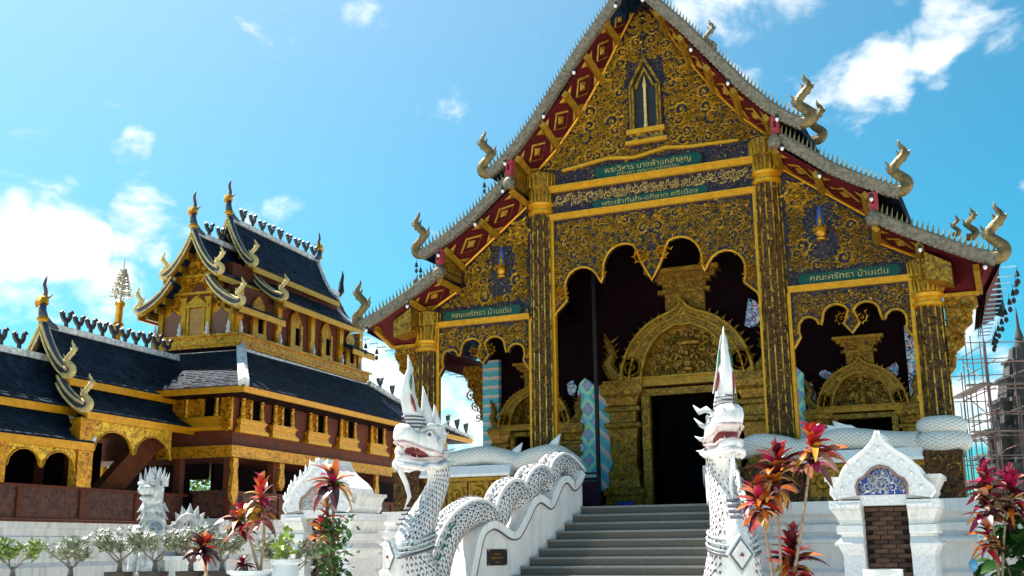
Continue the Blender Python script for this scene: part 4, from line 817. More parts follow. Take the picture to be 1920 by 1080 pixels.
    m = MB(); m.tube([NP(.50, 0, 2.90), NP(.46, 0, 2.74), NP(.36, 0, 2.56), NP(.30, 0, 2.36), NP(.38, 0, 2.18)], [.07, .05, .045, .035, .008], 6, (tuple(LT), .7)); P('beard', m, NW, hd, True)
    m = MB(); m.tube([NP(.53, 0, 2.88), NP(.49, 0, 2.74), NP(.39, 0, 2.56)], .012, 4); P('beard_line', m, PINK, hd)
    if side < 0:
        m = MB(); f = lambda t, z, o: PT(t, o, z)
        m.add([f(t, z, o) for o in (-.003, -.022) for t, z in ((2.40, 1.21), (1.92, 1.21), (1.92, 1.49), (2.40, 1.49))], [(0,1,2,3),(7,6,5,4),(0,4,5,1),(1,5,6,2),(2,6,7,3),(3,7,4,0)]); pq = P('plaque', m, DARKB, None, label='black metal plaque with gilt lettering and brass corners')
        m = MB()
        for ta, tb, za, zb in ((2.398, 2.35, 1.212, 1.24), (1.97, 1.922, 1.212, 1.24), (2.398, 2.35, 1.46, 1.488), (1.97, 1.922, 1.46, 1.488)): m.add([f(t, z, -.026) for t, z in ((ta, za), (tb, za), (tb, zb), (ta, zb))], [(0, 1, 2, 3)])
        P('brass_corner', m, GOLD, pq)
        for body, zz, w, sz in (('พญานาค', 1.395, .14, .06), ('ศรัทธาสร้าง', 1.325, .32, .06), ('๒๕๕๔', 1.255, .11, .05)):
            me = text_mesh(body, sz); bw = max(v.co.x for v in me.vertices)-min(v.co.x for v in me.vertices)
            c0 = PT(2.16, -.026, zz)-Vector(E.location); d_ = Vector((.313, .95, 0)); nn = Vector((.95, -.313, 0)); sx = w/bw
            for v in me.vertices:
                p = v.co.copy(); q = c0+d_*(p.x*sx)+Vector((0, 0, p.y*.8))+nn*p.z*.6; v.co = q
            me.materials.append(GOLD); ob('lettering', me, GOLD, pq)
    return E
naga(-1); naga(1)
# ---------------------------------------------------------------- white serpents along the porch ledge
for s in (-1, 1):
    E = empty('ledge_serpent', (s*4.0, -.5, 3.17), label='white scaled serpent lying along the ledge '+('left of the stairs, behind the naga head' if s < 0 else 'right of the stairs, coiled on the corner pier'), cat='serpent sculpture')
    def P(name, mb, m, par=None, smooth=False, **k): return ob(name, loc(mb if s > 0 else mb.mirx(), E), m, par or E, smooth, **k)
    pts = catmull([(1.50, -.5, 3.12), (1.75, -.5, 3.24), (2.1, -.5, 3.36), (2.55, -.5, 3.30), (2.85, -.5, 3.22), (3.2, -.5, 3.31), (3.6, -.5, 3.39), (4.0, -.5, 3.36), (4.4, -.5, 3.30), (4.75, -.5, 3.27), (5.0, -.62, 3.26)], 5)
    m = MB(); m.tube(pts, [.10+.10*min(1, i/8) for i in range(len(pts))], 14, vs=1.2); bd = P('body', m, SCALEF, None, True)
    for zc, ro, rt_ in ((3.255, .30, .185), (3.535, .27, .165)):
        m = MB(); m.tube([(5.35+ro*math.cos(a*PI/14+1.6), -.46+ro*math.sin(a*PI/14+1.6), zc) for a in range(29)], rt_, 14, vs=1.2); P('coil', m, SCALEF, bd, True)
    m = MB(); m.lathe([(.2, 0), (.2, .12), (0, .16)], (5.35, -.46, 3.5), 14); P('coil_top', m, SCALEF, bd, True)
    for x, z, h in (((2.05, 3.42, .34), (2.9, 3.32, .30)) if s < 0 else ((3.62, 3.50, .22), (3.5, 3.49, .16), (3.40, 3.46, .14), (3.74, 3.5, .15), (3.28, 3.43, .1))):
        m = MB(); m.tube([(x+.12, -.5, z-.08), (x+.0, -.5, z+h*.4), (x-.13, -.5, z+h)], [.16, .10, .006], 7, ((0, 1, 0), .35)); P('fin', m, WHITE, bd, True)
# ---------------------------------------------------------------- boundary stone shrines
BRICK = mat('brown_brick', (.095, .045, .028), .8, 0, .45, 5, .4, 30)
BRICK2 = mat('dark_brick', (.05, .024, .017), .85, 0, .45, 6, .4, 30)
MORT = mat('old_mortar', (.035, .022, .018), .9, 0, .3, 10, .2, 30)
SPECK = mat('speckled_white_plaster', (.74, .74, .75), .8, 0, .18, 22, .8, 42)
brick_me = [me_of('brick', MB().box(-.098, .098, -.03, .03, -.028, .028), q) for q in (BRICK, BRICK2)]
GREYN = mat('shaded_grey_plaster', (.42, .43, .45), .8, 0, .15, 5, .2, 30)  # left niche panel: shade of the recess put into the grey
def shrine(cx, yf, wk, label, fl):
    E = empty('boundary_shrine', (cx, yf, 0), label=label, cat='shrine', group=None)
    D = .95
    def P(name, mb, m, par=None, smooth=False, **k): return ob(name, mb, m, par or E, smooth, **k)
    hw = .64*wk; ow = .31*wk
    m = MB(); m.box(-hw-.25, hw+.25, -.25, D+.25, 0, .18); m.box(-hw-.15, hw+.15, -.15, D+.15, .18, .36); P('plinth', m, WHITEW)
    for s in (-1, 1):
        xo, xi = s*hw, s*ow
        def blk(m, o, z0, z1, o2=None):       # one course of the pier, overhanging by o (bottom) and o2 (top)
            o2 = o if o2 is None else o2; a0, a1 = sorted((xi, xo)); 
            lo_ = [(a0-(o if s < 0 else 0), -o), (a1+(o if s > 0 else 0), -o), (a1+(o if s > 0 else 0), D+o), (a0-(o if s < 0 else 0), D+o)]
            hi_ = [(a0-(o2 if s < 0 else 0), -o2), (a1+(o2 if s > 0 else 0), -o2), (a1+(o2 if s > 0 else 0), D+o2), (a0-(o2 if s < 0 else 0), D+o2)]
            m.loft([[(x, y, z0) for x, y in lo_], [(x, y, z1) for x, y in hi_]])
        m = MB(); blk(m, -.02, .361, 1.36, -.04); blk(m, -.04, 1.361, 1.50, .02); P('pier', m, SPECK)
        m = MB(); blk(m, .06, 1.501, 1.53); blk(m, .06, 1.531, 1.62, -.03); m2 = MB(); blk(m2, -.03, 1.622, 1.66); blk(m2, .015, 1.662, 1.69, .03); blk(m2, .03, 1.691, 1.78, .02); blk(m2, -.02, 1.783, 1.82)
        P('base_moulding', m, WHITE); P('ring_moulding', m2, WHITE)
        m = MB(); blk(m, .0, 1.822, 1.85); blk(m, .0, 1.851, 1.98, .07); blk(m, .075, 1.981, 2.00); P('capital', m, WHITEW)
        m = MB(); blk(m, .10, 2.002, 2.12); cpb = P('cornice', m, SPECK)
        for i in range(5): 
            q = MB(); x = xi+(xo-xi)*(i+.5)/5; q.lathe([(.035, 0), (.02, .02), (0, .03)], (0, 0, 0), 6); q.v = [(x+a, -.10-c_, 2.06+b_) for a, b_, c_ in q.v]; P('rosette', q, WHITE, cpb)
        m = MB(); a = s*(hw-.02); b_ = s*(hw+.10); c_ = s*(hw-.12)
        m.loft([[(c_, .12, 2.122), (a, .12, 2.122), (a, D-.12, 2.122), (c_, D-.12, 2.122)], [(c_, .06, 2.40), (s*(hw+.12), .02, 2.40), (s*(hw+.12), D-.02, 2.40), (c_, D-.06, 2.40)]]); m.box(*sorted((c_, s*(hw+.15))), -.0, D, 2.401, 2.46); P('flared_cap', m, WHITEW)
    m = MB(); m.box(-ow, ow, -.045, .35, 2.05, 2.165); m.box(-ow, ow, -.06, -.0, 2.166, 2.19); P('lintel', m, SPECK)
    g_ = [(.63, 2.14), (.69, 2.22), (.68, 2.29), (.61, 2.35), (.55, 2.42), (.53, 2.48), (.49, 2.56), (.41, 2.65), (.30, 2.73), (.19, 2.81), (.10, 2.90), (.045, 2.98), (.012, 3.07)]
    og = g_+[(-x, z) for x, z in g_[::-1]]
    ni = [(.33*wk, 2.19), (.34*wk, 2.32), (.30*wk, 2.40), (.22*wk, 2.44), (.17*wk, 2.50), (.10*wk, 2.56), (0, 2.59)]; nn = ni+[(-x, z) for x, z in ni[-2::-1]]
    m = MB(); m.prism(og, -.02, D); gb_ = P('ogee_roof', m, WHITE)
    # front gable slab with its niche cut out (outer outline joined to the niche outline as a strip)
    m = MB(); ia = [round(i*(len(nn)-1)/(len(og)-1)) for i in range(len(og))]; n = len(og)
    vs = [(x, -.10, z) for x, z in og]+[(nn[j][0], -.10, nn[j][1]) for j in ia]+[(x, -.021, z) for x, z in og]+[(nn[j][0], -.021, nn[j][1]) for j in ia]
    m.add(vs, [(i, i+1, n+i+1, n+i) for i in range(n-1)]+[(2*n+i+1, 2*n+i, i, i+1) for i in range(n-1)]+[(n+i, n+i+1, 3*n+i+1, 3*n+i) for i in range(n-1)]); P('gable', m, SPECK, gb_)
    m = MB(); m.tube([(x, -.10, z) for x, z in og], .025, 5); P('gable_rim', m, WHITE, gb_, True)
    m = MB(); m.tube([(x, -.105, z) for x, z in nn], .02, 5); P('niche_rim', m, mat('brown_trim', (.25, .14, .09), .6), gb_, True)
    m = MB(); m.prism(nn, -.045, -.022); P('niche_panel', m, GREYN if fl else BLUEG, gb_)
    f = scrollfield([(x*.95, 2.2+(z-2.2)*.95+.01) for x, z in nn], 46, .04, .085, -.046, int(cx)+5, .74, .03); scroll(f, 0, 2.34, .11, 0, 1, -.046, .04, 1.5); P('floral_relief', f, SPECK, gb_, kind='stuff')
    for x, z in ((0, 2.83), (-.14, 2.74), (.14, 2.74), (-.29, 2.64), (.29, 2.64), (-.41, 2.48), (.41, 2.48), (-.53, 2.29), (.53, 2.29), (0, 2.68)):
        q = MB(); r = .045 if (x, z) != (0, 2.83) else .07; q.add([(x*wk, -.13, z)]+[(x*wk+r*(1 if k % 2 else .5)*math.cos(k*PI/4), -.102, z+r*(1 if k % 2 else .5)*math.sin(k*PI/4)) for k in range(8)], [(0, 1+(k+1) % 8, 1+k) for k in range(8)]); P('star_rosette', q, WHITE, gb_)
    if fl:
        for sg in (-1, 1):
            m = MB()
            for i in range(3, 11):
                x, z = g_[i]; x2, z2 = g_[min(i+1, 12)]; m.tube([(sg*x, -.06, z), (sg*(x+.07), -.06, z+.05), (sg*(x+.09), -.06, z+.16)], [.06, .05, .005], 6, ((0, 1, 0), .5)); m.tube([(sg*(x+x2)/2, -.06, (z+z2)/2), (sg*((x+x2)/2+.08), -.06, (z+z2)/2+.08)], [.045, .005], 5)
            P('gable_flame', m, WHITE, gb_, True, kind='stuff')
    # brick filling
    m = MB(); m.box(-ow+.001, ow-.001, .30, D-.05, .361, 2.049); inf = P('infill', m, MORT)
    n = 0
    for r in range(26):
        z = .40+r*.064
        if z > 2.03: break
        for c_ in range(4):
            x = -ow+.098+(c_ if r % 2 else c_-.5)*.206
            if x < -ow+.04 or x > ow-.04: continue
            o = ob('brick', brick_me[rnd.random() < .4], None, inf) if False else bpy.data.objects.new('brick', brick_me[rnd.random() < .4]); 
            if o.name not in COL.objects: COL.objects.link(o)
            o.parent = inf; sc = 1.0
            lo_, hi_ = max(x-.098, -ow+.004), min(x+.098, ow-.004); o.location = ((lo_+hi_)/2, .275+rnd.uniform(-.008, .008), z); o.scale = ((hi_-lo_)/.196, 1, 1)
    return E
shrine(4.80, -5.05, 1.0, 'white boundary shrine right of the stairs with blue floral niche above brown brick', False)
shrine(-4.62, -5.05, 1.0, 'white boundary shrine left of the stairs with flamed gable, behind a tall ti plant', True)
# ---------------------------------------------------------------- the two-storeyed hall on the left (own rotated frame: u right, v depth)
H = empty('temple_hall', (-10.98, 0.77, 0), .1033, label='two-storeyed timber hall with gilt windows, dark tiled roofs and a gilt gabled upper storey', cat='hall')
def hp(name, mb, m, par=None, smooth=False, **k): return ob(name, mb, m, par or H, smooth, **k)
AX = -3.25
# white plinths
def plinth(pts_out, x0, x1, top):
    pass
m = MB(); pf = [(0, 2.29), (.10, 2.29), (.10, 2.12), (.04, 2.08), (.04, 1.95), (.09, 1.92), (.09, 1.80), (.16, 1.72), (.16, 1.40), (.28, 1.30), (.28, .9), (.42, .8), (.42, 0), (0, 0)]
m.prism([(-.72+a, z) for a, z in pf], .3, 15.4, 'y'); m.prism([(.72-a, z) for a, z in pf], -1.80, -.62, 'x'); hp('plinth_wall', m, WHITEW)
m = MB(); m.prism([(-1.93+a, z-.1) for a, z in pf[:-2]]+[(-1.6, 0), (-2.3, 0)], -9.0, .62, 'y'); hp('plinth_wall', m, WHITEW)
# railing of carved boards with posts
def rail(u, v0, v1, z0, z1, n):
    for i in range(n):
        a = v0+(v1-v0)*i/n; b = v0+(v1-v0)*(i+1)/n
        m = MB(); m.box(u-.06, u-.01, a+.09, b-.09, z0+.04, z1-.06); hp('rail_panel', m, WOODP)
        m = MB(); m.box(u-.09, u+.03, a-.09, a+.09, z0, z1-.03); hp('rail_post', m, WOOD)
    m = MB(); m.box(u-.10, u+.04, v0-.1, v1+.1, z1-.06, z1); m.box(u-.08, u+.02, v0, v1, z0, z0+.05); hp('handrail', m, WOOD)
rail(-1.88, -9.0, -3.35, 2.19, 2.90, 3); rail(-1.88, -3.33, .5, 2.19, 2.90, 2)
rail(-.72, .8, 15.2, 2.295, 2.98, 6)
m = MB(); m.box(-1.75, -.85, .66, .71, 2.33, 2.93); m.box(-1.82, -.70, .63, .74, 2.93, 2.99); hp('rail_panel', m, WOODP)
# ground storey: posts, dark hall behind
for u, v in ((-2.3, .80), (-.80, .80)) + tuple((-.80, 2.9+2.05*i) for i in range(6)):
    m = MB(); m.box(u-.11, u+.09, v-.1, v+.1, 2.28, 3.84); hp('post', m, WOOD)
m = MB(); m.box(-5.8, -.85, .8, 15.4, 2.24, 2.28); hp('floor', m, WOOD)
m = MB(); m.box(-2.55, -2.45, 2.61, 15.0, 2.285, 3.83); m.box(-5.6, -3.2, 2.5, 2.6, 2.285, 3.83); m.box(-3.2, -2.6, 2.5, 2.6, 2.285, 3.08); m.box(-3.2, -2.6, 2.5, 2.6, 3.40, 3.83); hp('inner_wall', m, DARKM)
for v in (3.6, 5.6, 7.6, 9.6):
    m = MB(); m.lathe([(.04, 0), (.16, .05), (.10, .3), (.13, .5), (.06, .7), (0, .8)], (-1.6, v, 2.285), 8); hp('votive_stand', m, mat('dim_brass', (.15, .10, .04), .4, .5), smooth=50)
# first floor wall
m = MB(); m.box(-5.8, -.70, .70, 15.3, 3.83, 5.62); hp('wall', m, WOOD)
m = MB(); m.box(-.698, -.60, .55, 15.3, 3.86, 4.07); m.box(-.698, -.56, .52, 15.3, 4.07, 4.11); m.box(-.698, -.57, .53, 15.3, 3.82, 3.86); m.box(-2.9, -.698, .60, .698, 3.86, 4.07); m.box(-2.9, -.698, .56, .698, 4.07, 4.11); m.box(-2.9, -.698, .57, .698, 3.82, 3.86); cb = hp('carved_band', m, GCARVB)
# windows
sill = MB()
for w, z0, z1, d in ((.70, 0, .09, .17), (.66, .09, .12, .14), (.62, .12, .19, .11), (.57, .19, .22, .09), (.60, .22, .29, .12), (.65, .29, .33, .15), (.60, .33, .37, .12)): sill.box(.0, d, -w, w, z0, z1)
jamb = MB(); jamb.lathe([(.085, 0), (.085, .06), (.055, .08), (.075, .14), (.06, .3), (.045, .42), (.075, .46), (.05, .49), (.08, .54), (.06, .66)], (.07, 0, 0), 8)
shut = MB(); shut.box(.012, .05, -.22, .22, 0, .66)
for i in range(3): scroll(shut, 0, 0, .001, 0, 1, 0)
shut = MB(); shut.box(.012, .045, -.24, .24, 0, .66); q = MB()
for i, z in enumerate((.14, .33, .52)): scroll(q, 0, z, .12, i, 1 if i % 2 else -1, 0, .04, 1.6)
q = q.xf(Matrix(((0, -1, 0, .046), (1, 0, 0, 0), (0, 0, 1, 0), (0, 0, 0, 1)))); shut.join(q)
window_dark_sheet = MB(); window_dark_sheet.box(.003, .010, -.52, .52, 0, .68)  # black sheet painted in place of the window's dark inside
SM = me_of('sill', sill, GOLDB); JM = me_of('jamb', jamb, GOLD, 45); HM = me_of('shutter', shut, GCARVB); OM = me_of('window_dark_sheet', window_dark_sheet, BLACK)
def window(u, v, z, rz, n=0):
    w = ob('window', SM, None, H); w.location = (u, v, z); w.rotation_euler = (0, 0, rz)
    for nm, me, dy, dz in (('jamb', JM, -.46, .37), ('jamb', JM, .46, .37), ('shutter', HM, -.18, .37), ('window_dark_sheet', OM, 0, .37)):
        o = bpy.data.objects.new(nm, me); COL.objects.link(o); o.parent = w; o.location = (0, dy, dz)
    return w
for v in (1.49, 3.10, 5.05, 6.97, 9.08, 11.0, 12.95, 14.5): window(-.699, v, 4.45, 0)
window(-1.60, .699, 4.50, -PI/2)
for u, w in ((-2.30, .17), (-.86, .16)):
    m = MB(); m.box(u-w, u+w, .60, .698, 4.50, 5.45); q = scrollfield([(u-w, 4.5), (u+w, 4.5), (u+w, 5.45), (u-w, 5.45)], 9, .08, .12, .598, int(u*10), .8, .05); m.join(q); hp('carved_pilaster', m, GCARVB)
for v in (.80, 3.1, 5.05, 7.0, 9.08, 11.0):          # gilt drop pendants under the band
    m = MB(); P = [(v-.10, 3.80), (v+.10, 3.80), (v+.13, 3.62), (v+.09, 3.5), (v+.13, 3.3), (v+.17, 2.95), (v+.12, 2.78), (v, 2.60), (v-.12, 2.78), (v-.17, 2.95), (v-.11, 3.3), (v-.09, 3.5), (v-.13, 3.62)]
    m.prism(P if v < 1 else [(a, 3.8-(3.8-b)*.62) for a, b in P], -.72, -.62, 'x'); hp('drop_pendant', m, GCARVB)
# lower roof, hipped
RP = {'a': (.06, -.06, 5.50), 'b': (.06, 15.85, 5.46), 'c': (-1.72, 10.6, 6.98), 'd': (-1.86, 2.75, 6.98)}
def slab(m, P, t=.10):
    P = [Vector(p) for p in P]; n = (P[1]-P[0]).cross(P[2]-P[0]).normalized()
    if n.z < 0: P = P[::-1]; n = -n
    k = len(P); m.add([p for p in P]+[p-n*t for p in P], [tuple(range(k)), tuple(range(2*k-1, k-1, -1))]+[(i, i+k, (i+1) % k+k, (i+1) % k) for i in range(k)])
def concave(m, e0, e1, t1, t0, sag=.10, n=4):      # slope made of strips, sagging a little between top and eave
    e0, e1, t1, t0 = map(Vector, (e0, e1, t1, t0))
    for i in range(n):
        a, b = i/n, (i+1)/n; f = lambda t: -sag*math.sin(PI*t); z = Vector((0, 0, 1))
        slab(m, [e0.lerp(t0, a)+z*f(a), e1.lerp(t1, a)+z*f(a), e1.lerp(t1, b)+z*f(b), e0.lerp(t0, b)+z*f(b)], .07)
def tiles(f, ns, nt, par):
    m = MB()
    for j in range(nt):
        for i in range(ns):
            s0 = (i+.5*(j % 2))/ns; s1 = min(s0+.95/ns, 1); t0 = j/nt; t1 = min((j+1.3)/nt, 1)
            if s0 > .995: continue
            a, b, c, d = f(s0, t0), f(s1, t0), f(s1, t1), f(s0, t1); n = (b-a).cross(d-a)
            if n.length < 1e-7: continue
            n = n.normalized()*(1 if n.z > 0 else -1); h = n*(.020+rnd.uniform(-.006, .012)); k = n*.004; e = n*rnd.uniform(-.004, .004)
            m.add([a+h+e, b+h-e, c+k, d+k, a-n*.01, b-n*.01], [(0, 1, 2, 3), (4, 5, 1, 0)])
    o = hp('roof_tile', m, TILEG, par, kind='stuff'); return o
def sagf(e0, e1, t1, t0, sag=.10):
    e0, e1, t1, t0 = map(Vector, (e0, e1, t1, t0))
    return lambda s, t: e0.lerp(e1, s).lerp(t0.lerp(t1, s), t)-Vector((0, 0, sag*math.sin(PI*t)))
m = MB(); concave(m, RP['a'], RP['b'], RP['c'], RP['d']); lr = hp('lower_roof', m, TILE); tiles(sagf(RP['a'], RP['b'], RP['c'], RP['d']), 96, 17, lr)
m = MB(); concave(m, (-6.56, -.06, 5.50), RP['a'], RP['d'], (-4.64, 2.75, 6.98)); tiles(sagf((-6.56, -.06, 5.50), RP['a'], RP['d'], (-4.64, 2.75, 6.98)), 38, 20, hp('lower_roof', m, TILE))
m = MB(); slab(m, [(-6.56, 15.85, 5.46), (-6.56, -.06, 5.5), (-4.64, 2.75, 6.98), (-4.78, 10.6, 6.98)]); slab(m, [(.06, 15.85, 5.46), (-6.56, 15.85, 5.46), (-4.78, 10.6, 6.98), (-1.72, 10.6, 6.98)]); hp('lower_roof', m, TILE)
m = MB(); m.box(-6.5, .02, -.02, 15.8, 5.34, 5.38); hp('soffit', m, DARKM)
m = MB(); m.box(.02, .09, -.10, 15.88, 5.35, 5.50); m.box(.09, .12, -.12, 15.9, 5.44, 5.49); m.box(-6.56, .02, -.10, -.03, 5.35, 5.50); m.box(-6.56, .10, -.13, -.10, 5.44, 5.49); hp('eave_board', m, GOLDB)
m = MB(); m.box(.01, .075, -.09, 15.86, 5.502, 5.53); m.box(-6.5, .01, -.09, -.03, 5.502, 5.53); hp('eave_edge', m, MAROON)
WR = mat('weathered_ridge_cement', (.62, .62, .60), .8, 0, .5, 7, .4, 30)
m = MB(); P = [Vector((.07, -.08, 5.58)).lerp(Vector((-1.86, 2.75, 7.05)), t)-Vector((0, 0, .10*math.sin(PI*t))) for t in (0, .25, .5, .75, 1)]; m.tube(P, .15, 6); hp('hip_cap', m, WR)
m = MB(); P = [Vector((.07, 15.87, 5.54)).lerp(Vector((-1.72, 10.6, 7.05)), t)-Vector((0, 0, .10*math.sin(PI*t))) for t in (0, .25, .5, .75, 1)]; m.tube(P, .11, 6); hp('hip_cap', m, WR)
m = MB(); m.box(-1.95, -1.80, 2.68, 10.65, 6.96, 7.04); m.box(-4.7, -1.96, 2.66, 2.80, 6.96, 7.04); hp('flashing', m, WR)
# birds on the ridges
bp = [(-.20, .34), (-.13, .40), (-.13, .33), (-.08, .36), (-.07, .27), (-.02, .22), (.04, .22), (.07, .30), (.09, .38), (.13, .43), (.18, .41), (.22, .36), (.16, .35), (.14, .22), (.09, .14), (.04, .11), (.04, .03), (.07, 0), (-.06, 0), (-.02, .03), (-.03, .11), (-.10, .15), (-.17, .24)]
BM = me_of('ridge_bird', MB().prism(bp, -.035, .035, 'x'), DARKB)
def birds(pts, par):
    for p in pts:
        o = bpy.data.objects.new('ridge_bird', BM); COL.objects.link(o); o.parent = par; o.location = p; o.rotation_euler = (0, 0, rnd.uniform(-.12, .12)); o.scale = (1, 1, rnd.uniform(.92, 1.08))
birds([Vector((.0, 15.6, 5.66)).lerp(Vector((-1.72, 10.8, 7.10)), t)-Vector((0, 0, .10*math.sin(PI*t))) for t in (.02, .12, .22, .32, .44, .56, .68, .80, .92)], lr)
# upper storey
m = MB(); m.box(-4.48, -2.02, 2.76, 10.4, 6.9, 8.9); m.box(-3.95, -2.55, 3.2, 10.2, 8.9, 9.7); hp('upper_wall', m, WOOD)
m = MB(); m.box(-4.72, -1.80, 2.52, 10.75, 7.16, 7.38); m.box(-4.80, -1.72, 2.44, 10.82, 7.38, 7.44); m.box(-4.66, -1.84, 2.58, 10.7, 7.08, 7.16); hp('gilt_cornice', m, GCARVB)
m = MB(); m.box(-4.60, -1.92, 2.62, 10.6, 6.98, 7.08); hp('shadow_strip', m, DARKM)  # solid dark strip, shade under the cornice put into its colour
GW = [(-4.48, 7.441), (-2.02, 7.441), (-2.02, 8.45), (-2.5, 8.75), (-2.56, 9.2), (-2.82, 9.55), (AX, 10.15), (-3.68, 9.55), (-3.94, 9.2), (-4.0, 8.75), (-4.48, 8.45)]
m = MB(); m.prism(GW, 2.60, 2.755); fg = hp('gable_front', m, GOLDB)
f = scrollfield([(-3.9, 8.75), (-2.6, 8.75), (-2.6, 9.1), (-3.25, 10.0), (-3.9, 9.1)], 26, .06, .14, 2.598, 90, .85, .05); f.join(scrollfield([(-4.45, 8.2), (-3.6, 8.2), (-3.6, 8.7), (-4.0, 8.7), (-4.45, 8.42)], 10, .07, .11, 2.598, 91, .85, .05)); f.join(scrollfield([(-2.05, 8.2), (-2.9, 8.2), (-2.9, 8.7), (-2.5, 8.7), (-2.05, 8.42)], 10, .07, .11, 2.598, 92, .85, .05)); hp('scrollwork', f, GOLD, fg, kind='stuff')
for u in (-4.42, -3.66, -2.84, -2.08):
    m = MB(); m.box(u-.08, u+.08, 2.50, 2.598, 7.445, 8.55); m.box(u-.11, u+.11, 2.47, 2.598, 8.45, 8.55); m.box(u-.11, u+.11, 2.47, 2.598, 7.445, 7.56); hp('gilt_pilaster', m, GOLD, fg)
m = MB(); m.box(-4.3, -2.2, 2.50, 2.597, 8.64, 8.72); m.prism([(-3.9, 9.15), (-2.6, 9.15), (-2.6, 9.22), (-3.9, 9.22)], 2.5, 2.597); hp('gilt_cornice', m, GOLD, fg)
for u in (-4.04, -2.46):
    P = [(u-.28, 7.45), (u+.28, 7.45), (u+.27, 7.9), (u+.22, 8.06), (u+.12, 8.1), (u, 8.22), (u-.12, 8.1), (u-.22, 8.06), (u-.27, 7.9)]
    m = MB(); m.prism(P, 2.555, 2.598); hp('scalloped_panel', m, mat('bare_brown_panel', (.16, .075, .045), .7, 0, .15), fg)
m = MB(); m.box(AX-.22, AX+.22, 2.54, 2.598, 7.45, 8.22); dr = hp('door', m, mat('ochre_door', (.34, .17, .03), .5, 0, .3), fg)
m = MB(); m.box(AX-.30, AX-.22, 2.50, 2.6, 7.45, 8.25); m.box(AX+.22, AX+.30, 2.50, 2.6, 7.45, 8.25); m.box(AX-.42, AX+.42, 2.46, 2.6, 8.25, 8.33); m.prism([(AX-.36, 8.34), (AX+.36, 8.34), (AX, 8.60)], 2.49, 2.6); hp('door_frame', m, GOLD, fg)
m = MB(); m.prism([(AX-.36, 8.62), (AX-.30, 8.40), (AX, 8.66), (AX+.30, 8.40), (AX+.36, 8.62), (AX+.2, 8.80), (AX, 9.0), (AX-.2, 8.80)], 2.56, 2.598); hp('pediment_recess', m, WOOD, fg)
FIG = MB(); FIG.lathe([(.065, 0), (.07, .03), (.04, .09), (.06, .16), (.05, .22), (.025, .25), (.035, .29), (.02, .33), (0, .40)], (0, 0, 0), 8); FM = me_of('guardian_figure', FIG, WHITEW, 60)
for u, v in [(-4.52, 2.42), (-3.70, 2.42), (-2.78, 2.42), (-2.10, 2.42)]+[(-1.86, v) for v in (2.7, 4.85, 6.9, 8.85, 10.2)]:
    o = bpy.data.objects.new('guardian_figure', FM); COL.objects.link(o); o.parent = H; o.location = (u, v, 7.442)
for v in (2.72, 4.85, 6.9, 8.85, 10.3):
    m = MB(); m.box(-2.018, -1.93, v-.12, v+.12, 7.445, 8.75); m.prism([(v-.12, 7.9), (v+.12, 7.9), (v+.12, 8.75), (v-.12, 8.75)], -1.93, -1.90, 'x'); hp('gilt_post', m, GOLDB)
for v, ar in ((3.75, 0), (5.90, 1), (7.88, 1), (9.6, 0)):
    m = MB(); P = [(v-.34, 7.445), (v+.34, 7.445), (v+.34, 8.3), (v+.28, 8.5), (v+.14, 8.64), (v, 8.74), (v-.14, 8.64), (v-.28, 8.5), (v-.34, 8.3)]; m.prism(P, -2.018, -1.95, 'x'); m.box(-1.95, -1.90, v-.38, v+.38, 7.445, 7.62); m.box(-1.95, -1.91, v-.36, v-.24, 7.62, 8.3); m.box(-1.95, -1.91, v+.24, v+.36, 7.62, 8.3); w = hp('upper_window', m, GCARVB)
    m = MB(); m.box(-1.949, -1.944, v-.02, v+.22, 7.63, 8.18); hp('window_dark_sheet', m, BLACK, w)  # black sheet painted for the dark inside
    m = MB(); m.box(-1.949, -1.935, v-.22, v-.04, 7.63, 8.2); hp('shutter', m, GOLD, w)
# steep concave roofs in tiers
UPD = [(0, 0), (.20, .34), (.42, .63), (.66, .86), (.92, 1)]
def profile(zr, ze, w): return [(d*w/.92, zr-(zr-ze)*f) for d, f in UPD]
SKD = [(.60, 0), (.85, .38), (1.12, .66), (1.40, .87), (1.68, 1)]
def skirt(zs, ze, w0, w1): return [(w0+(w1-w0)*(d-.6)/1.08, zs-(zs-ze)*f) for d, f in SKD]
def roof(P, v0, v1, name, both=True, mt_=None):
    m = MB()
    for s in (-1, 1):
        q = MB(); T_ = [(x, z) for x, z in P]; B_ = [(x, z-.09) for x, z in P]; q.prism(T_+B_[::-1], v0, v1)
        q.v = [(AX+s*x, y, z) for x, y, z in q.v]
        if s < 0: q.f = [tuple(reversed(f)) for f in q.f]
        m.join(q)
    r = hp(name, m, TILE)
    pl = [0]
    for i in range(1, len(P)): pl.append(pl[-1]+math.hypot(P[i][0]-P[i-1][0], P[i][1]-P[i-1][1]))
    def f(s, t):
        q = (1-t)*pl[-1]*.9999; i = 0
        while pl[i+1] < q: i += 1
        g = (q-pl[i])/(pl[i+1]-pl[i]); return Vector((AX+P[i][0]+(P[i+1][0]-P[i][0])*g, v0+(v1-v0)*s, P[i][1]+(P[i+1][1]-P[i][1])*g+.004))
    tiles(f, max(4, int((v1-v0)/.17)), max(3, int(pl[-1]/.13)), r)
    e = P[-1]
    for s in (-1, 1): a, b = sorted((AX+s*(e[0]-.03), AX+s*(e[0]+.03))); hp('eave_board', MB().box(a, b, v0+.02, v1-.02, e[1]-.20, e[1]-.03), GOLDB, r)
    return r
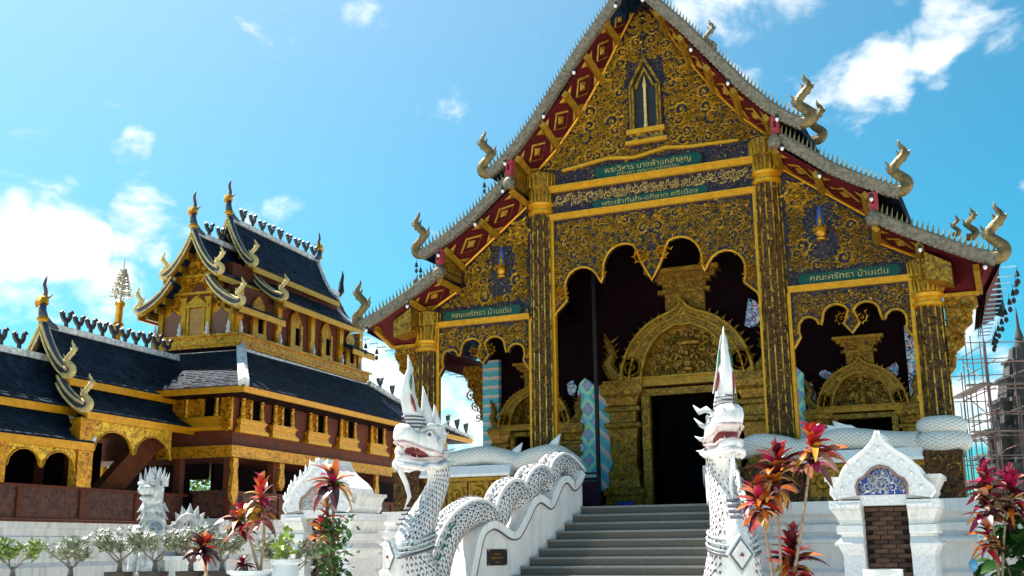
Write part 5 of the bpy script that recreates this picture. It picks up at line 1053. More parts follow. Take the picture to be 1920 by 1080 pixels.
def verge(P, v, r, fk=.70, nag=True):
    for s in (-1, 1):
        c = catmull([(x, z+.06, 0) for x, z in P], 3)
        m = MB(); m.tube([(AX+s*p.x, v, p.y) for p in c], .10, 6, ((0, 1, 0), .8)); vb = hp('verge_roll', m, SLATE, r, True)
        m = MB(); m.tube([(AX+s*(p.x-.02), v-.085, p.y+.075) for p in c], .035, 5); m.tube([(AX+s*(p.x-.02), v+.10, p.y+.085) for p in c], .05, 5); m.tube([(AX+s*(p.x-.03), v-.085, p.y-.10) for p in c], .03, 5); hp('verge_edge', m, CREAM, r, True)
        m = MB(); pp = [(AX+s*p.x, p.y-.10) for p in c]; m2 = pp+[(a, b-.10) for a, b in pp[::-1]]; m.prism(m2 if s < 0 else m2[::-1], v-.03, v+.06); hp('verge_board', m, GOLD, r)
        if nag:
            e = P[-1]; fm, ff = finial(0, 0, fk); fm.join(ff); fm.v = [(AX+s*(e[0]+x-.02), v+(y+.8), e[1]+z+.05) for x, y, z in fm.v]
            if s < 0: fm.f = [tuple(reversed(f)) for f in fm.f]
            hp('naga_finial', fm, CREAM, r, 50)
def chofa(v, z, r, k=1.0, face=-1):
    f = face
    m = MB(); m.tube([(AX, v-f*.45, z-.02), (AX, v-f*.18, z+.02), (AX, v, z+.16*k), (AX, v+f*.05, z+.36*k), (AX, v+f*.02, z+.54*k)], [.10, .13, .12, .09, .07], 7); hp('chofa_neck', m, SLATE, r, True)
    m = MB(); m.tube([(AX, v-f*.08, z+.50*k), (AX, v+f*.02, z+.62*k), (AX, v+f*.14, z+.60*k), (AX, v+f*.24, z+.46*k), (AX, v+f*.22, z+.38*k)], [.05, .12, .10, .06, .02], 7)
    for a in (-.09, .09): m.spike((AX+a, v, z+.64*k), (AX+a*1.6, v-f*.14, z+.78*k), (0, .05, 0), (.03, 0, 0))
    m.spike((AX, v+f*.1, z+.36*k), (AX, v+f*.16, z+.22*k), (.04, 0, 0), (0, .05, 0)); m.lathe([(.12, -.06), (.15, 0), (.12, .06)], (AX, v, z+.14*k), 8)
    hp('chofa_beast', m, GOLD, r, 50)
    m = MB(); m.tube([(AX, v, z+.64*k), (AX, v-f*.02, z+.82*k), (AX, v+f*.05, z+.98*k), (AX, v+f*.02, z+1.1*k), (AX, v-f*.02, z+1.24*k)], [.055, .045, .04, .03, .005], 6); hp('chofa_horn', m, mat('dark_horn', (.10, .04, .035), .5), r, True)
def ridge(v0, v1, z, r):
    m = MB(); m.box(AX-.09, AX+.09, v0, v1, z-.02, z+.12); hp('ridge_cap', m, WR, r)
for zr, ze, zs, zk, v0, v1, vs0, vs1, ch, fw_ in ((10.36, 9.12, 8.98, 8.14, 2.2, 4.35, 2.15, 4.6, 1, .92), (11.25, 9.76, 9.62, 8.76, 3.95, 9.45, 4.45, 9.75, 1, .92), (10.38, 9.12, 8.98, 8.04, 9.3, 11.0, 9.0, 10.7, 0, .92)):
    P = profile(zr, ze, fw_); r = roof(P, v0, v1, 'upper_roof'); ridge(v0+.1, v1, zr, r)
    Q = skirt(zs, zk, .60, 1.68); r2_ = roof(Q, vs0, vs1, 'skirt_roof')
    if ch: verge(P, v0, r); verge(Q, vs0, r2_); chofa(v0-.02, zr+.08, r)
    else:
        m = MB(); m.tube([(AX, v1+.1, zr+.05), (AX, v1+.3, zr+.2), (AX, v1+.3, zr+.5), (AX, v1+.4, zr+.8), (AX, v1+.36, zr+1.0)], [.12, .12, .08, .05, .005], 6); hp('chofa_horn', m, DARKB, r, True)
    if zr > 11:
        chofa(v1+.1, zr+.05, r, .85, 1)
        for s in (-1, 1):
            for P_ in (P, Q):
                c = catmull([(x, z+.06, 0) for x, z in P_], 3); m = MB(); m.tube([(AX+s*p.x, (v1 if P_ is P else vs1), p.y) for p in c], .08, 6); hp('verge_roll', m, WR, r, True)
    for vv in (v1-.02,):
        m = MB(); m.box(AX-.6, AX+.6, min(v0+.5, 99), v1-.1, zk, ze+.1); hp('clerestory', m, MAROON, r)
    # purlin ends under the front verge
    if ch:
        m = MB()
        for (x, z) in P[1:-1]+Q[1:-1]:
            for s in (-1, 1): m.box(AX+s*x-.05, AX+s*x+.05, v0+.02 if (x, z) in P else vs0+.02, v0+.6 if (x, z) in P else vs0+.6, z-.30, z-.11)
        hp('purlin_end', m, GOLDD, r, kind='stuff')
    birds([(AX, v0+.75+(v1-v0-1.0)*i/((9 if zr > 11 else 3)-1 if ch else 1), zr+.12) for i in range(9 if zr > 11 else (3 if ch else 0))], r)
# covered stair wing in front of the hall
wing_roofs = []
for zr, ze, zs, zk, v0, v1, ch in ((6.62, 5.42, 5.30, 4.62, -3.45, 1.75, 1), (5.86, 4.74, 4.62, 3.92, -9.0, -3.1, 0)):
    P = profile(zr, ze, .85); r = roof(P, v0, v1, 'wing_roof'); ridge(v0+.1, v1, zr, r)
    Q = skirt(zs, zk, .60, 1.40); r2_ = roof(Q, v0+.0, .69 if ch else v1-.0, 'wing_skirt_roof')
    if ch:
        verge(P, v0, r, .74); verge(Q, v0, r2_, .74); chofa(v0-.02, zr+.04, r, .98); birds([(AX, -2.7+.44*i, zr+.12) for i in range(10)], r)
    else:
        birds([(AX, -4.15-.55*i, zr+.12) for i in range(6)], r)
        for s in (-1, 1):
            c = catmull([(x, z+.05, 0) for x, z in Q], 3); m = MB(); m.tube([(AX+s*p.x, v1, p.y) for p in c], .07, 6); hp('verge_roll', m, WR, r2_, True)
    m = MB(); m.box(AX-.62, AX+.62, v0+.4, min(v1, .69), zk+.35, ze); hp('clerestory', m, MAROON, r)
for v, zt in ((-8.6, 3.75), (-5.95, 3.78), (-3.33, 4.45)):
    for u in (-1.99, -4.5):
        m = MB(); m.box(u-.12, u+.12, v-.24, v+.24, 2.905 if u > -3 else 2.19, zt); m.box(u-.15, u+.15, v-.28, v+.28, zt-.3, zt-.22); m.box(u-.15, u+.15, v-.28, v+.28, zt-.12, zt-.04); hp('gilt_pillar', m, GCARVB)
def valance(v0, v1, zt, zb, u):
    P = [(v0, zt), (v0, zb)]; c = (v0+v1)/2
    P += arc((v0+c)/2, zb+.05, (c-v0)/2*.92, (zt-zb)*.62, 180, 0, 8); P += [(c-.04, zb+.16), (c, zb+.02), (c+.04, zb+.16)]; P += arc((c+v1)/2, zb+.05, (v1-c)/2*.92, (zt-zb)*.62, 180, 0, 8); P += [(v1, zb), (v1, zt)]
    m = MB(); m.prism(P, u-.04, u+.02, 'x'); va = hp('carved_valance', m, GCARV)
    m = MB(); m.tube([(u+.03, a, b) for a, b in P[1:-1]], .02, 5); hp('valance_rim', m, GOLD, va)
for u in (-1.93, -4.5): valance(-5.68, -3.6, 3.80, 3.25, u); valance(-8.3, -6.2, 3.80, 3.25, u); valance(-3.08, -.15, 4.46, 3.72, u)
m = MB(); m.prism([(-2.9, 2.35), (-2.0, 2.35), (.1, 4.1), (.1, 4.95)], -2.6, -2.35, 'x'); hp('stair_stringer', m, mat('brown_stair_board', (.10, .03, .012), .7, 0, .3, 3, .1, spec=.1))
m = MB(); m.box(-4.7, -1.8, -9, .69, 2.13, 2.185); hp('floor', m, WOOD)
m = MB(); m.box(-4.75, -4.66, -9, .69, 2.19, 2.9); hp('rail_panel', m, WOODP)
for v in (-4.9, -4.2, -2.2, -1.2):
    m = MB(); m.box(-4.2, -4.05, v-.08, v+.08, 2.19, 4.4); hp('inner_post', m, WOOD)
m = MB(); m.box(-4.64, -4.60, -3.05, .6, 2.2, 4.3); hp('inner_wall', m, DARKM)
# ---------------------------------------------------------------- tiered parasol on a gilt pole behind the wing
E = empty('parasol_pole', (-21.25, 6.5, 0), label='filigree tiered parasol on a tall gilt pole rising behind the wing roof', cat='ceremonial parasol')
E.rotation_euler = (0, math.radians(2.5), 0)
m = MB(); m.lathe([(.16, 0), (.13, 8.0), (.12, 9.55), (.17, 9.62), (.17, 9.72), (.08, 9.8)], (0, 0, 0), 10); m.lathe([(.17, 0), (.19, .06), (.17, .12)], (0, 0, 8.9), 10); ob('pole', m, GOLD, E, 40)
m = MB()
for i, (z, r) in enumerate(((9.95, .36), (10.18, .31), (10.4, .25), (10.6, .19), (10.77, .12))):
    m.tube([(r*math.cos(a*PI/8), r*math.sin(a*PI/8), z) for a in range(17)], .025, 5); m.tube([(r*.85*math.cos(a*PI/8), r*.85*math.sin(a*PI/8), z+.10) for a in range(17)], .018, 4)
    for k in range(9):
        a = k*2*PI/9; c, s = math.cos(a), math.sin(a); m.spike((r*c, r*s, z+.02), (r*1.15*c, r*1.15*s, z+.16), (-s*.05, c*.05, 0), (0, 0, .02)); m.spike((r*c, r*s, z), (r*1.05*c, r*1.05*s, z-.13), (-s*.035, c*.035, 0), (0, 0, .02)); m.tube([(0, 0, z+.1), (r*.9*c, r*.9*s, z+.08)], .010, 4)
m.tube([(0, 0, 9.8), (0, 0, 11.05), (0, 0, 11.3)], [.03, .02, .004], 6)
ob('tier', m, mat('pale_gilt_filigree', (.50, .44, .33), .45, .4, .4, 20), E, kind='stuff')
# ---------------------------------------------------------------- unfinished chedi inside bamboo scaffolding
CX, CY = 6.75, 41.5
E = empty('chedi', (CX, CY, 0), .3, label='dark grey pointed chedi far right behind bamboo scaffolding', cat='pagoda')
CH = mat('blotched_grey_stucco', (.055, .052, .05), .85, 0, .8, 1.8, .9, 6)
m = MB()
for z0, z1, a, b in ((0, 2.2, 3.2, 3.0), (2.2, 3.6, 2.7, 2.55), (3.6, 5.0, 2.35, 2.15), (5.0, 5.3, 2.35, 2.35), (5.3, 6.9, 1.85, 1.75), (6.9, 7.15, 2.0, 2.0), (7.15, 8.4, 1.5, 1.40), (8.4, 8.6, 1.62, 1.62), (8.6, 9.6, 1.2, 1.05), (9.6, 9.75, 1.2, 1.2), (9.75, 10.5, .88, .75), (10.5, 10.62, .88, .88), (10.62, 11.3, .58, .46)):
    m.frus((0, 0), (a, a*.72), (b, b*.72), z0, z1-.002); m.frus((0, 0), (a*.72, a), (b*.72, b), z0+.001, z1-.003)
ob('tiered_body', m, CH, E)
m = MB(); m.lathe([(.5, 0), (.55, .1), (.36, .3), (.42, .36), (.28, .7), (.33, .76), (.2, 1.2), (.24, 1.25), (.10, 1.8), (.05, 2.5), (0, 3.0)], (0, 0, 11.3-.75), 12); ob('spire', m, CH, E, 40)
m = MB()
for z, w, h in ((5.4, .55, 1.2), (7.2, .42, .95), (3.8, .6, 1.0)):
    for k in range(4):
        q = MB(); q.prism([(-w/2, z), (w/2, z), (w/2, z+h*.6), (0, z+h), (-w/2, z+h*.6)], -1.98 if z > 5 and z < 6 else (-1.6 if z > 7 else -2.5), -1.0); m.join(q.xf(Matrix.Rotation(k*PI/2, 4, 'Z')))
ob('niche', m, DARKB, E)
E2 = empty('scaffolding', (CX, CY, 0), .3, label='bamboo pole scaffolding wrapped round the grey chedi', cat='scaffolding')
BAM = mat('bamboo_pole', (.10, .075, .065), .7, 0, .3, 4, .1); BAR = mat('reddish_pole', (.15, .07, .065), .7, 0, .3, 4, .1)
pm = [me_of('pole', MB().tube([(0, 0, -.5), (0, 0, .5)], .03, 5), q) for q in (BAM, BAR)]
R_ = random.Random(3)
def pole(a, b):
    a = Vector(a); b = Vector(b); o = bpy.data.objects.new('pole', pm[R_.random() < .4]); COL.objects.link(o); o.parent = E2
    o.location = (a+b)/2; o.rotation_mode = 'QUATERNION'; o.rotation_quaternion = (b-a).to_track_quat('Z', 'Y'); o.scale = (1, 1, (b-a).length)
for sx, sy in ((-1, 0), (1, 0), (0, -1), (0, 1)):
    for d in (2.35, 3.0):
        for t in (-2.4, -1.2, 0, 1.2, 2.4):
            x, y = (sx*d, t) if sx else (t, sy*d)
            pole((x, y, 0), (x+R_.uniform(-.1, .1), y, (11.6 if d < 2.6 else 8.8)+R_.uniform(-1.6, .8)))
    for z in (1.8, 3.0, 4.3, 5.6, 6.7, 7.8, 9.0, 10.2, 11.2):
        for d in (2.35, 3.0) if z < 9 else (2.35,):
            e1, e2 = R_.uniform(2.6, 3.7), R_.uniform(2.6, 3.7); zz = z+R_.uniform(-.15, .15)
            pole((sx*d, -e1, zz), (sx*d, e2, zz+R_.uniform(-.1, .1))) if sx else pole((-e1, sy*d, zz), (e2, sy*d, zz+R_.uniform(-.1, .1)))
    for i in range(5):
        z = 2.4+i*1.7; pole((sx*2.4, -2.2, z), (sx*2.4, 2.0, z+1.6)) if sx else pole((-2.2, sy*2.4, z), (2.0, sy*2.4, z+1.6))
m = MB()
for z in (4.35, 6.75, 9.05):
    m.box(-3.6, 2.4, -3.0, -2.4, z, z+.05); m.box(-3.0, -2.4, -3, 3.2, z+.055, z+.10)
ob('plank', m, BAM, E2)
# ---------------------------------------------------------------- low walls and plinths round the court
m = MB(); m.box(-7.6, -5.9, 6.0, 6.3, 0, 3.05); m.box(-7.66, -5.85, 5.95, 6.35, 3.051, 3.2); tag(ob('white_wall', m, WHITE), 'sunlit white wall behind the porch, left of the temple', 'wall')
m = MB(); m.box(5.95, 6.7, -2.2, -1.5, 0, 1.85); m.frus((6.32, -1.85), (.22, .22), (.40, .38), 1.852, 2.10); m.box(5.85, 6.8, -2.28, -1.42, 2.102, 2.20); tag(ob('capped_pillar', m, WHITEW), 'grey capped wall pillar behind the ti plants at right edge', 'pillar')
def bench(name, a, b, w, h, label):
    a = Vector((*a, 0)); b = Vector((*b, 0)); d = (b-a); ang = math.atan2(d.y, d.x)
    m = MB(); l = d.length; m.box(0, l, -w, w, 0, h-.08); m.box(-.05, l+.05, -w-.05, w+.05, h-.078, h)
    o = tag(ob(name, m, WHITE), label, 'planter wall'); o.location = a; o.rotation_euler = (0, 0, ang); return o
bench('planter_wall', (-7.6, -10.12), (-3.72, -8.38), .36, .80, 'low white planter wall carrying the row of potted desert roses')
bench('planter_wall', (-3.25, -9.35), (-1.35, -8.62), .40, .80, 'low white planter wall carrying the bowl pots and ti plants')
# ---------------------------------------------------------------- pots
CLAY = mat('dark_clay', (.045, .032, .026), .7, 0, .35, 6, .2, 20); SOIL = mat('potting_soil', (.03, .02, .015), .95, 0, .4, 20, .6, 30)
GLAZE = mat('white_glazed_pot', (.70, .72, .74), .3, 0, .12, 5, .1, 20)
def pot(x, y, z, r, h, mt_, label, bowl=False):
    E = empty('flower_pot', (x, y, z), label=label, cat='pot')
    m = MB()
    if bowl: m.lathe([(r*.55, 0), (r*.62, .02), (r*.92, h*.35), (r*.98, h*.6), (r*.90, h*.82), (r*.86, h*.88), (r*1.04, h*.92), (r*1.06, h), (r*.86, h), (r*.82, h*.85)], (0, 0, 0), 20)
    else: m.lathe([(r*.72, 0), (r*.92, h*.85), (r*1.0, h*.86), (r*1.03, h), (r*.90, h), (r*.86, h*.88)], (0, 0, 0), 18)
    ob('pot_body', m, mt_, E, 35); m = MB(); m.lathe([(r*.86, h*.87), (r*.4, h*.91), (0, h*.92)], (0, 0, 0), 14); ob('soil', m, SOIL, E, True); return E
# ---------------------------------------------------------------- desert roses
LG = mat('grey_green_leaf', (.20, .23, .13), .5, 0, .45, 8, 0); LY = mat('yellow_green_leaf', (.22, .30, .05), .5, 0, .45, 8, 0); BARK = mat('grey_bark', (.20, .17, .14), .8, 0, .35, 8, .4, 20)
PET = mat('white_petal', (.78, .72, .72), .55, 0, .08, 8, 0); PETP = mat('pale_pink_petal', (.75, .52, .52), .55, 0, .12, 8, 0)
def desert_rose(x, y, z, h, sp, seed, label, leaf, nl, nf, gn='desert roses in pots'):
    R = random.Random(seed); E = empty('desert_rose', (x, y, z), label=label, cat='potted shrub', group=gn)
    m = MB(); tips = []
    m.tube([(0, 0, -.06), (.01, 0, .05), (.0, .01, .14), (.01, .0, .20)], [.04, .045, .032, .022], 7)
    def grow(p, d, l, r, k):
        q = p+d*l; mid = (p+q)/2+Vector((R.uniform(-.03, .03), R.uniform(-.03, .03), -.01)); m.tube([p, mid, q], [r, r*.85, r*.7], 5)
        if k == 0: tips.append((q, d)); return
        for i in range(R.choice((2, 2, 3))):
            a = R.uniform(0, 6.28); dd = (d+Vector((math.cos(a), math.sin(a), 0))*R.uniform(.4, .75)*sp+Vector((0, 0, .28))).normalized(); grow(q, dd, l*R.uniform(.65, .95), r*.72, k-1)
    for i in range(5):
        a = i*1.256+R.uniform(-.3, .3); grow(Vector((0, 0, .16)), Vector((math.cos(a)*.75*sp, math.sin(a)*.75*sp, .8)).normalized(), h*.30, .015, 2)
    ob('branches', m, BARK, E, True)
    lm = MB()
    def leaf1(p, d, l, w):
        d = d.normalized(); s = d.cross(Vector((R.uniform(-1, 1), R.uniform(-1, 1), R.uniform(-1, 1)))).normalized()*w; u = d.cross(s).normalized()*w*.4
        lm.add([p, p+d*l*.55+s+u, p+d*l, p+d*l*.55-s+u, p+d*l*.5], [(0, 1, 4), (1, 2, 4), (2, 3, 4), (3, 0, 4)])
    for p, d in tips:
        for i in range(int(nl*2.4)):
            a = R.uniform(0, 6.28); leaf1(p-d*R.uniform(-.05, .22)+Vector((R.gauss(0, .03), R.gauss(0, .03), R.gauss(0, .02))), (d*.5+Vector((math.cos(a), math.sin(a), R.uniform(-.4, .8)))), R.uniform(.05, .095), R.uniform(.013, .022))
    ob('foliage', lm, leaf, E, kind='stuff')
    fm = MB(); fp = MB()
    for p, d in R.sample(tips, min(nf, len(tips))):
        for j in range(R.choice((1, 2, 3))):
            mm = fp if R.random() < .25 else fm; c = p+d*.04+Vector((R.uniform(-.05, .05), R.uniform(-.05, .05), R.uniform(0, .05))); n = (d+Vector((R.uniform(-.6, .6), R.uniform(-1.2, 0), R.uniform(-.2, .4)))).normalized(); s = n.cross(Vector((0, 0, 1))).normalized(); u = n.cross(s)
            for k in range(5):
                a = k*1.2566; e = s*math.cos(a)+u*math.sin(a); f = s*math.cos(a+.55)+u*math.sin(a+.55); mm.add([c, c+e*.032+n*.015, c+(e+f)*.026+n*.02, c+f*.032+n*.015], [(0, 1, 2, 3)])
    if fm.v: ob('blossom', fm, PET, E, kind='stuff')
    if fp.v: ob('pink_blossom', fp, PETP, E, kind='stuff')
    return E
ROW = [(-6.66, -9.70, .66, 1.25, 'bushy yellow-green desert rose at the far left end of the row', LY, 16, 5), (-5.90, -9.36, .60, 1.2, 'sparse branching desert rose, second from the left in the row', LG, 8, 9), (-5.26, -9.08, .66, 1.15, 'white flowering desert rose leaning right, third from the left in the row', LG, 11, 16),
       (-4.80, -8.87, .66, 1.1, 'tall desert rose in front of the stone lion', LG, 9, 9), (-4.33, -8.66, .62, 1.0, 'desert rose between the lion and the low red ti plant, dotted with blossoms', LG, 11, 11), (-3.92, -8.48, .62, 1.15, 'grey-green desert rose at the right end of the row behind the red ti plant', LG, 13, 3)]
for i, (x, y, h, sp, lab, lf, nl, nf) in enumerate(ROW):
    pot(x, y, .80, .20 if i != 1 else .22, .44 if i not in (0, 1) else .36, CLAY, 'dark clay pot under the '+['leftmost bushy', 'second sparse', 'third white flowering', 'fourth tall', 'fifth blossom-dotted', 'rightmost grey-green'][i]+' desert rose')
    desert_rose(x, y, 1.20 if i not in (0, 1) else 1.12, h, sp, 20+i, lab, lf, nl, nf)
desert_rose(-3.35, -7.6, .95, .85, 1.1, 77, 'sparse grey shrub behind the bowl pots, left of the flamed shrine', LG, 13, 2, None)
pot(-3.35, -7.6, 0, .24, 1.0, CLAY, 'tall clay pot holding the sparse grey shrub left of the flamed shrine')
desert_rose(-2.95, -3.4, 1.35, .7, 1.0, 78, 'brownish shrub between the left shrine and the naga', mat('brown_green_leaf', (.12, .10, .06), .6, 0, .4, 8, 0), 9, 1, None)
pot(-2.95, -3.4, 0, .28, 1.38, CLAY, 'tall clay pot between the left shrine and the naga')
# ---------------------------------------------------------------- ti plants
TI = [mat('ti_scarlet', (.42, .018, .012), .38, 0, .3, 7, 0), mat('ti_magenta', (.30, .008, .055), .35, 0, .3, 7, 0), mat('ti_orange', (.55, .13, .012), .4, 0, .4, 7, 0), mat('ti_burgundy', (.055, .006, .010), .35, 0, .4, 7, 0), mat('ti_yellow', (.50, .25, .025), .4, 0, .3, 7, 0), mat('ti_green', (.05, .15, .02), .4, 0, .4, 7, 0), mat('ti_peach', (.55, .25, .16), .4, 0, .2, 7, 0)]
def blade(L_, w, droop, curl):
    m = MB(); n = 7; vs, fs = [], []
    for i in range(n+1):
        t = i/n; x = L_*t*(1-.18*droop*t); z = L_*(.10*t-droop*.55*t*t); ww = w*(math.sin(PI*min(1, t*.86+.10))**.8)*(1 if t < .97 else .15)
        y0 = curl*.06*t*t*L_*4
        vs += [(x, y0-ww, z+ww*.42), (x, y0, z), (x, y0+ww, z+ww*.42)]
        if i: o = 3*i; fs += [(o-3, o-2, o+1, o), (o-2, o-1, o+2, o+1)]
    m.add(vs, fs); return m
SHP = [(.36, .058, .35, .2), (.42, .066, .9, -.3), (.36, .054, 1.5, .4), (.40, .070, .6, .5), (.30, .060, .15, -.2)]
BL = [[me_of('leaf', blade(*s), q, True) for s in SHP] for q in TI]
STEM = mat('ti_stem', (.28, .20, .13), .7, 0, .4, 20, .3, 30)
def ti_plant(x, y, z, heads, label, seed, cat='ti plant', group=None):
    """heads: (x, y, z of the crown, size, leaf count, colour weights upper, colour weights lower)"""
    R = random.Random(seed); E = empty('ti_plant', (x, y, z), label=label, cat=cat, group=group)
    for hx, hy, hz, k, n, up_, lo_, ln in heads:
        top = Vector((hx-x, hy-y, hz-z)); b = Vector((R.uniform(-.03, .03), R.uniform(-.03, .03), 0)); mid = b.lerp(top, .5)+Vector((R.uniform(-.05, .05), R.uniform(-.04, .04), 0))
        P = catmull([b, mid, top], 5); m = MB(); m.tube(P, [.022-.008*i/len(P) for i in range(len(P))], 6); ob('stem', m, STEM, E, True)
        n = int(n*1.45)
        for i in range(n):
            t = i/n; a = i*2.4+R.uniform(-.3, .3); el = math.radians(80-88*t**.85+R.uniform(-18, 18)); p = top-Vector((0, 0, 1))*ln*t
            f = i/n*len(P); 
            pal = up_ if t < .45 else lo_; c = R.choices(range(7), pal)[0]; me = BL[c][R.choice((1, 1, 2, 3, 2)) if t > .4 else R.choice((0, 3, 4, 1))]
            o = bpy.data.objects.new('leaf', me); COL.objects.link(o); o.parent = E
            o.location = p; o.rotation_euler = (R.uniform(-.5, .5), -el, a); s = k*R.uniform(.7, 1.15)*(.72+.4*min(1, t*2.2)); o.scale = (s*R.uniform(.85, 1.15), s*R.uniform(.75, 1.2), s*R.uniform(.7, 1.4))
    return E
pot(-2.90, -9.14, .80, .30, .46, GLAZE, 'wide white bowl pot with red rosette, left of the smaller round pot', True)
pot(-2.47, -8.96, .80, .19, .60, GLAZE, 'round white glazed pot with lime leaves beside the left shrine', True)
ti_plant(-2.80, -9.08, 1.22, [(-2.66, -9.30, 2.42, .72, 40, (5, 2, 4, 1, 2, 0, 1), (1, 1, 2, 3, 4, 1, 2), .55), (-2.95, -9.33, 2.05, .72, 30, (3, 2, 5, 1, 1, 0, 1), (1, 2, 2, 4, 2, 0, 1), .30)], 'two-headed orange and red ti plant in the wide white bowl pot', 5)
ti_plant(-2.98, -9.2, 1.22, [(-2.95, -9.24, 1.36, .42, 22, (1, 3, 0, 4, 0, 0, 2), (0, 1, 0, 5, 0, 0, 1), .06)], 'small burgundy rosette at the front of the wide white bowl pot', 6)
ti_plant(-3.62, -9.0, .80, [(-3.52, -9.38, 1.62, .70, 30, (5, 1, 5, 2, 1, 0, 0), (2, 2, 1, 6, 0, 0, 0), .16)], 'low red and orange ti plant leaning over the right end of the desert rose row', 8)
pot(-3.62, -9.0, .0, .20, .80, CLAY, 'clay pot behind the planter wall holding the low red ti plant')
ti_plant(-1.80, -8.72, .80, [(-1.77, -8.92, 2.42, 1.0, 18, (3, 1, 6, 3, 2, 0, 0), (3, 0, 5, 4, 2, 1, 0), .12), (-1.90, -8.85, 2.14, .70, 13, (2, 1, 4, 3, 2, 0, 0), (2, 1, 2, 3, 2, 2, 1), .5), (-1.95, -8.90, 1.88, .62, 12, (3, 0, 5, 2, 3, 0, 0), (2, 0, 3, 2, 3, 2, 1), .25)], 'tall ti plant with orange crown in front of the left shrine, wrapped in green vine', 9)
# climbing vine round the central ti plant
VG = mat('vine_leaf', (.045, .13, .02), .4, 0, .5, 9, 0); VY = mat('lime_leaf', (.22, .34, .03), .4, 0, .3, 9, 0)
def leafy(name, mt_, n, box, size, seed, parent, w=.5):
    R = random.Random(seed); m = MB()
    for i in range(n):
        p = Vector((R.gauss(0, 1)*box[0], R.gauss(0, 1)*box[1], R.uniform(*box[2]))); d = Vector((R.uniform(-1, 1), R.uniform(-1, .6), R.uniform(-.8, .5))).normalized(); l = size*R.uniform(.6, 1.25); s = d.cross(Vector((R.uniform(-1, 1), R.uniform(-1, 1), 1))).normalized()*l*w*.5; u = d.cross(s).normalized()*l*.10
        m.add([p, p+d*l*.45+s+u, p+d*l, p+d*l*.45-s+u, p+d*l*.45], [(0, 1, 4), (1, 2, 4), (2, 3, 4), (3, 0, 4)])
    return ob(name, m, mt_, parent, kind='stuff')
E = empty('climbing_vine', (-1.80, -8.80, .80), label='green leafy vine climbing the ti plant before the left shrine', cat='vine')
m = MB(); m.tube([(.0+.06*math.cos(i*.8), .06*math.sin(i*.8), i*.06) for i in range(20)], .012, 5); ob('stem', m, STEM, E, True)
leafy('foliage', VG, 420, (.12, .11, (-.1, 1.15)), .12, 3, E); leafy('pale_foliage', mat('vine_pale_leaf', (.20, .27, .08), .4, 0, .4, 9, 0), 70, (.13, .12, (.0, 1.2)), .10, 4, E)
E = empty('lime_plant', (-2.47, -8.96, 1.36), label='lime green leafy plant in the round white glazed pot', cat='potted plant')
m = MB(); m.tube([(0, 0, -.05), (.02, 0, .12), (.08, 0, .32)], .012, 5); ob('stem', m, STEM, E); leafy('foliage', VY, 40, (.08, .07, (.0, .42)), .11, 6, E, .8)
# right foreground ti plants
ti_plant(3.98, -8.35, .62, [(4.46, -8.39, 2.74, .88, 34, (5, 5, 1, 1, 0, 0, 1), (1, 1, 3, 4, 3, 0, 1), .34), (4.06, -8.52, 2.58, .84, 40, (5, 4, 1, 2, 0, 0, 0), (1, 1, 3, 4, 2, 0, 1), .50), (3.82, -8.52, 2.14, .72, 34, (4, 3, 3, 2, 1, 0, 0), (1, 1, 4, 3, 2, 0, 1), .34), (4.12, -8.22, 1.56, .85, 46, (5, 2, 1, 4, 0, 0, 0), (2, 2, 2, 6, 1, 0, 0), .50)], 'four-headed scarlet and orange ti plant in front of the right naga', 11)
pot(3.98, -8.35, 0, .30, .66, CLAY, 'large clay pot of the scarlet ti plant in front of the right naga')
ti_plant(6.17, -3.85, .62, [(6.10, -4.19, 2.58, .82, 46, (2, 6, 0, 3, 0, 0, 2), (0, 3, 1, 6, 1, 0, 3), .75), (6.44, -4.03, 2.48, .80, 44, (1, 6, 0, 4, 0, 0, 1), (0, 3, 1, 6, 2, 0, 2), .60), (6.06, -4.02, 1.80, .72, 26, (3, 4, 3, 2, 1, 0, 2), (1, 2, 3, 4, 3, 0, 3), .40)], 'magenta and burgundy ti plant at the right edge before the green bush', 13)
pot(6.17, -3.85, 0, .32, .66, GLAZE, 'white pot of the magenta ti plant at the right edge', True)
E = empty('green_bush', (6.50, -3.35, 0), label='dark green broad-leaved bush at the lower right edge', cat='bush')
m = MB(); R_ = random.Random(5)
for i in range(7): a = i*.9; m.tube([(0, 0, 0), (.1*math.cos(a), .1*math.sin(a), .6), (.3*math.cos(a), .3*math.sin(a), 1.3)], .015, 5)
ob('branches', m, BARK, E)
BG = me_of('leaf', blade(.42, .11, .6, .1), mat('broad_dark_leaf', (.02, .075, .012), .3, 0, .4, 4, 0), True)
for i in range(120):
    o = bpy.data.objects.new('leaf', BG); COL.objects.link(o); o.parent = E; a = R_.uniform(0, 6.28); r = R_.uniform(.02, .42); zz = R_.uniform(.7, 2.0); r *= 1.15 if zz < 1.5 else .7
    o.location = (r*math.cos(a), r*math.sin(a), zz); o.rotation_euler = (R_.uniform(-.5, .5), R_.uniform(-.7, .7), a); s = R_.uniform(.7, 1.3); o.scale = (s, s, s)
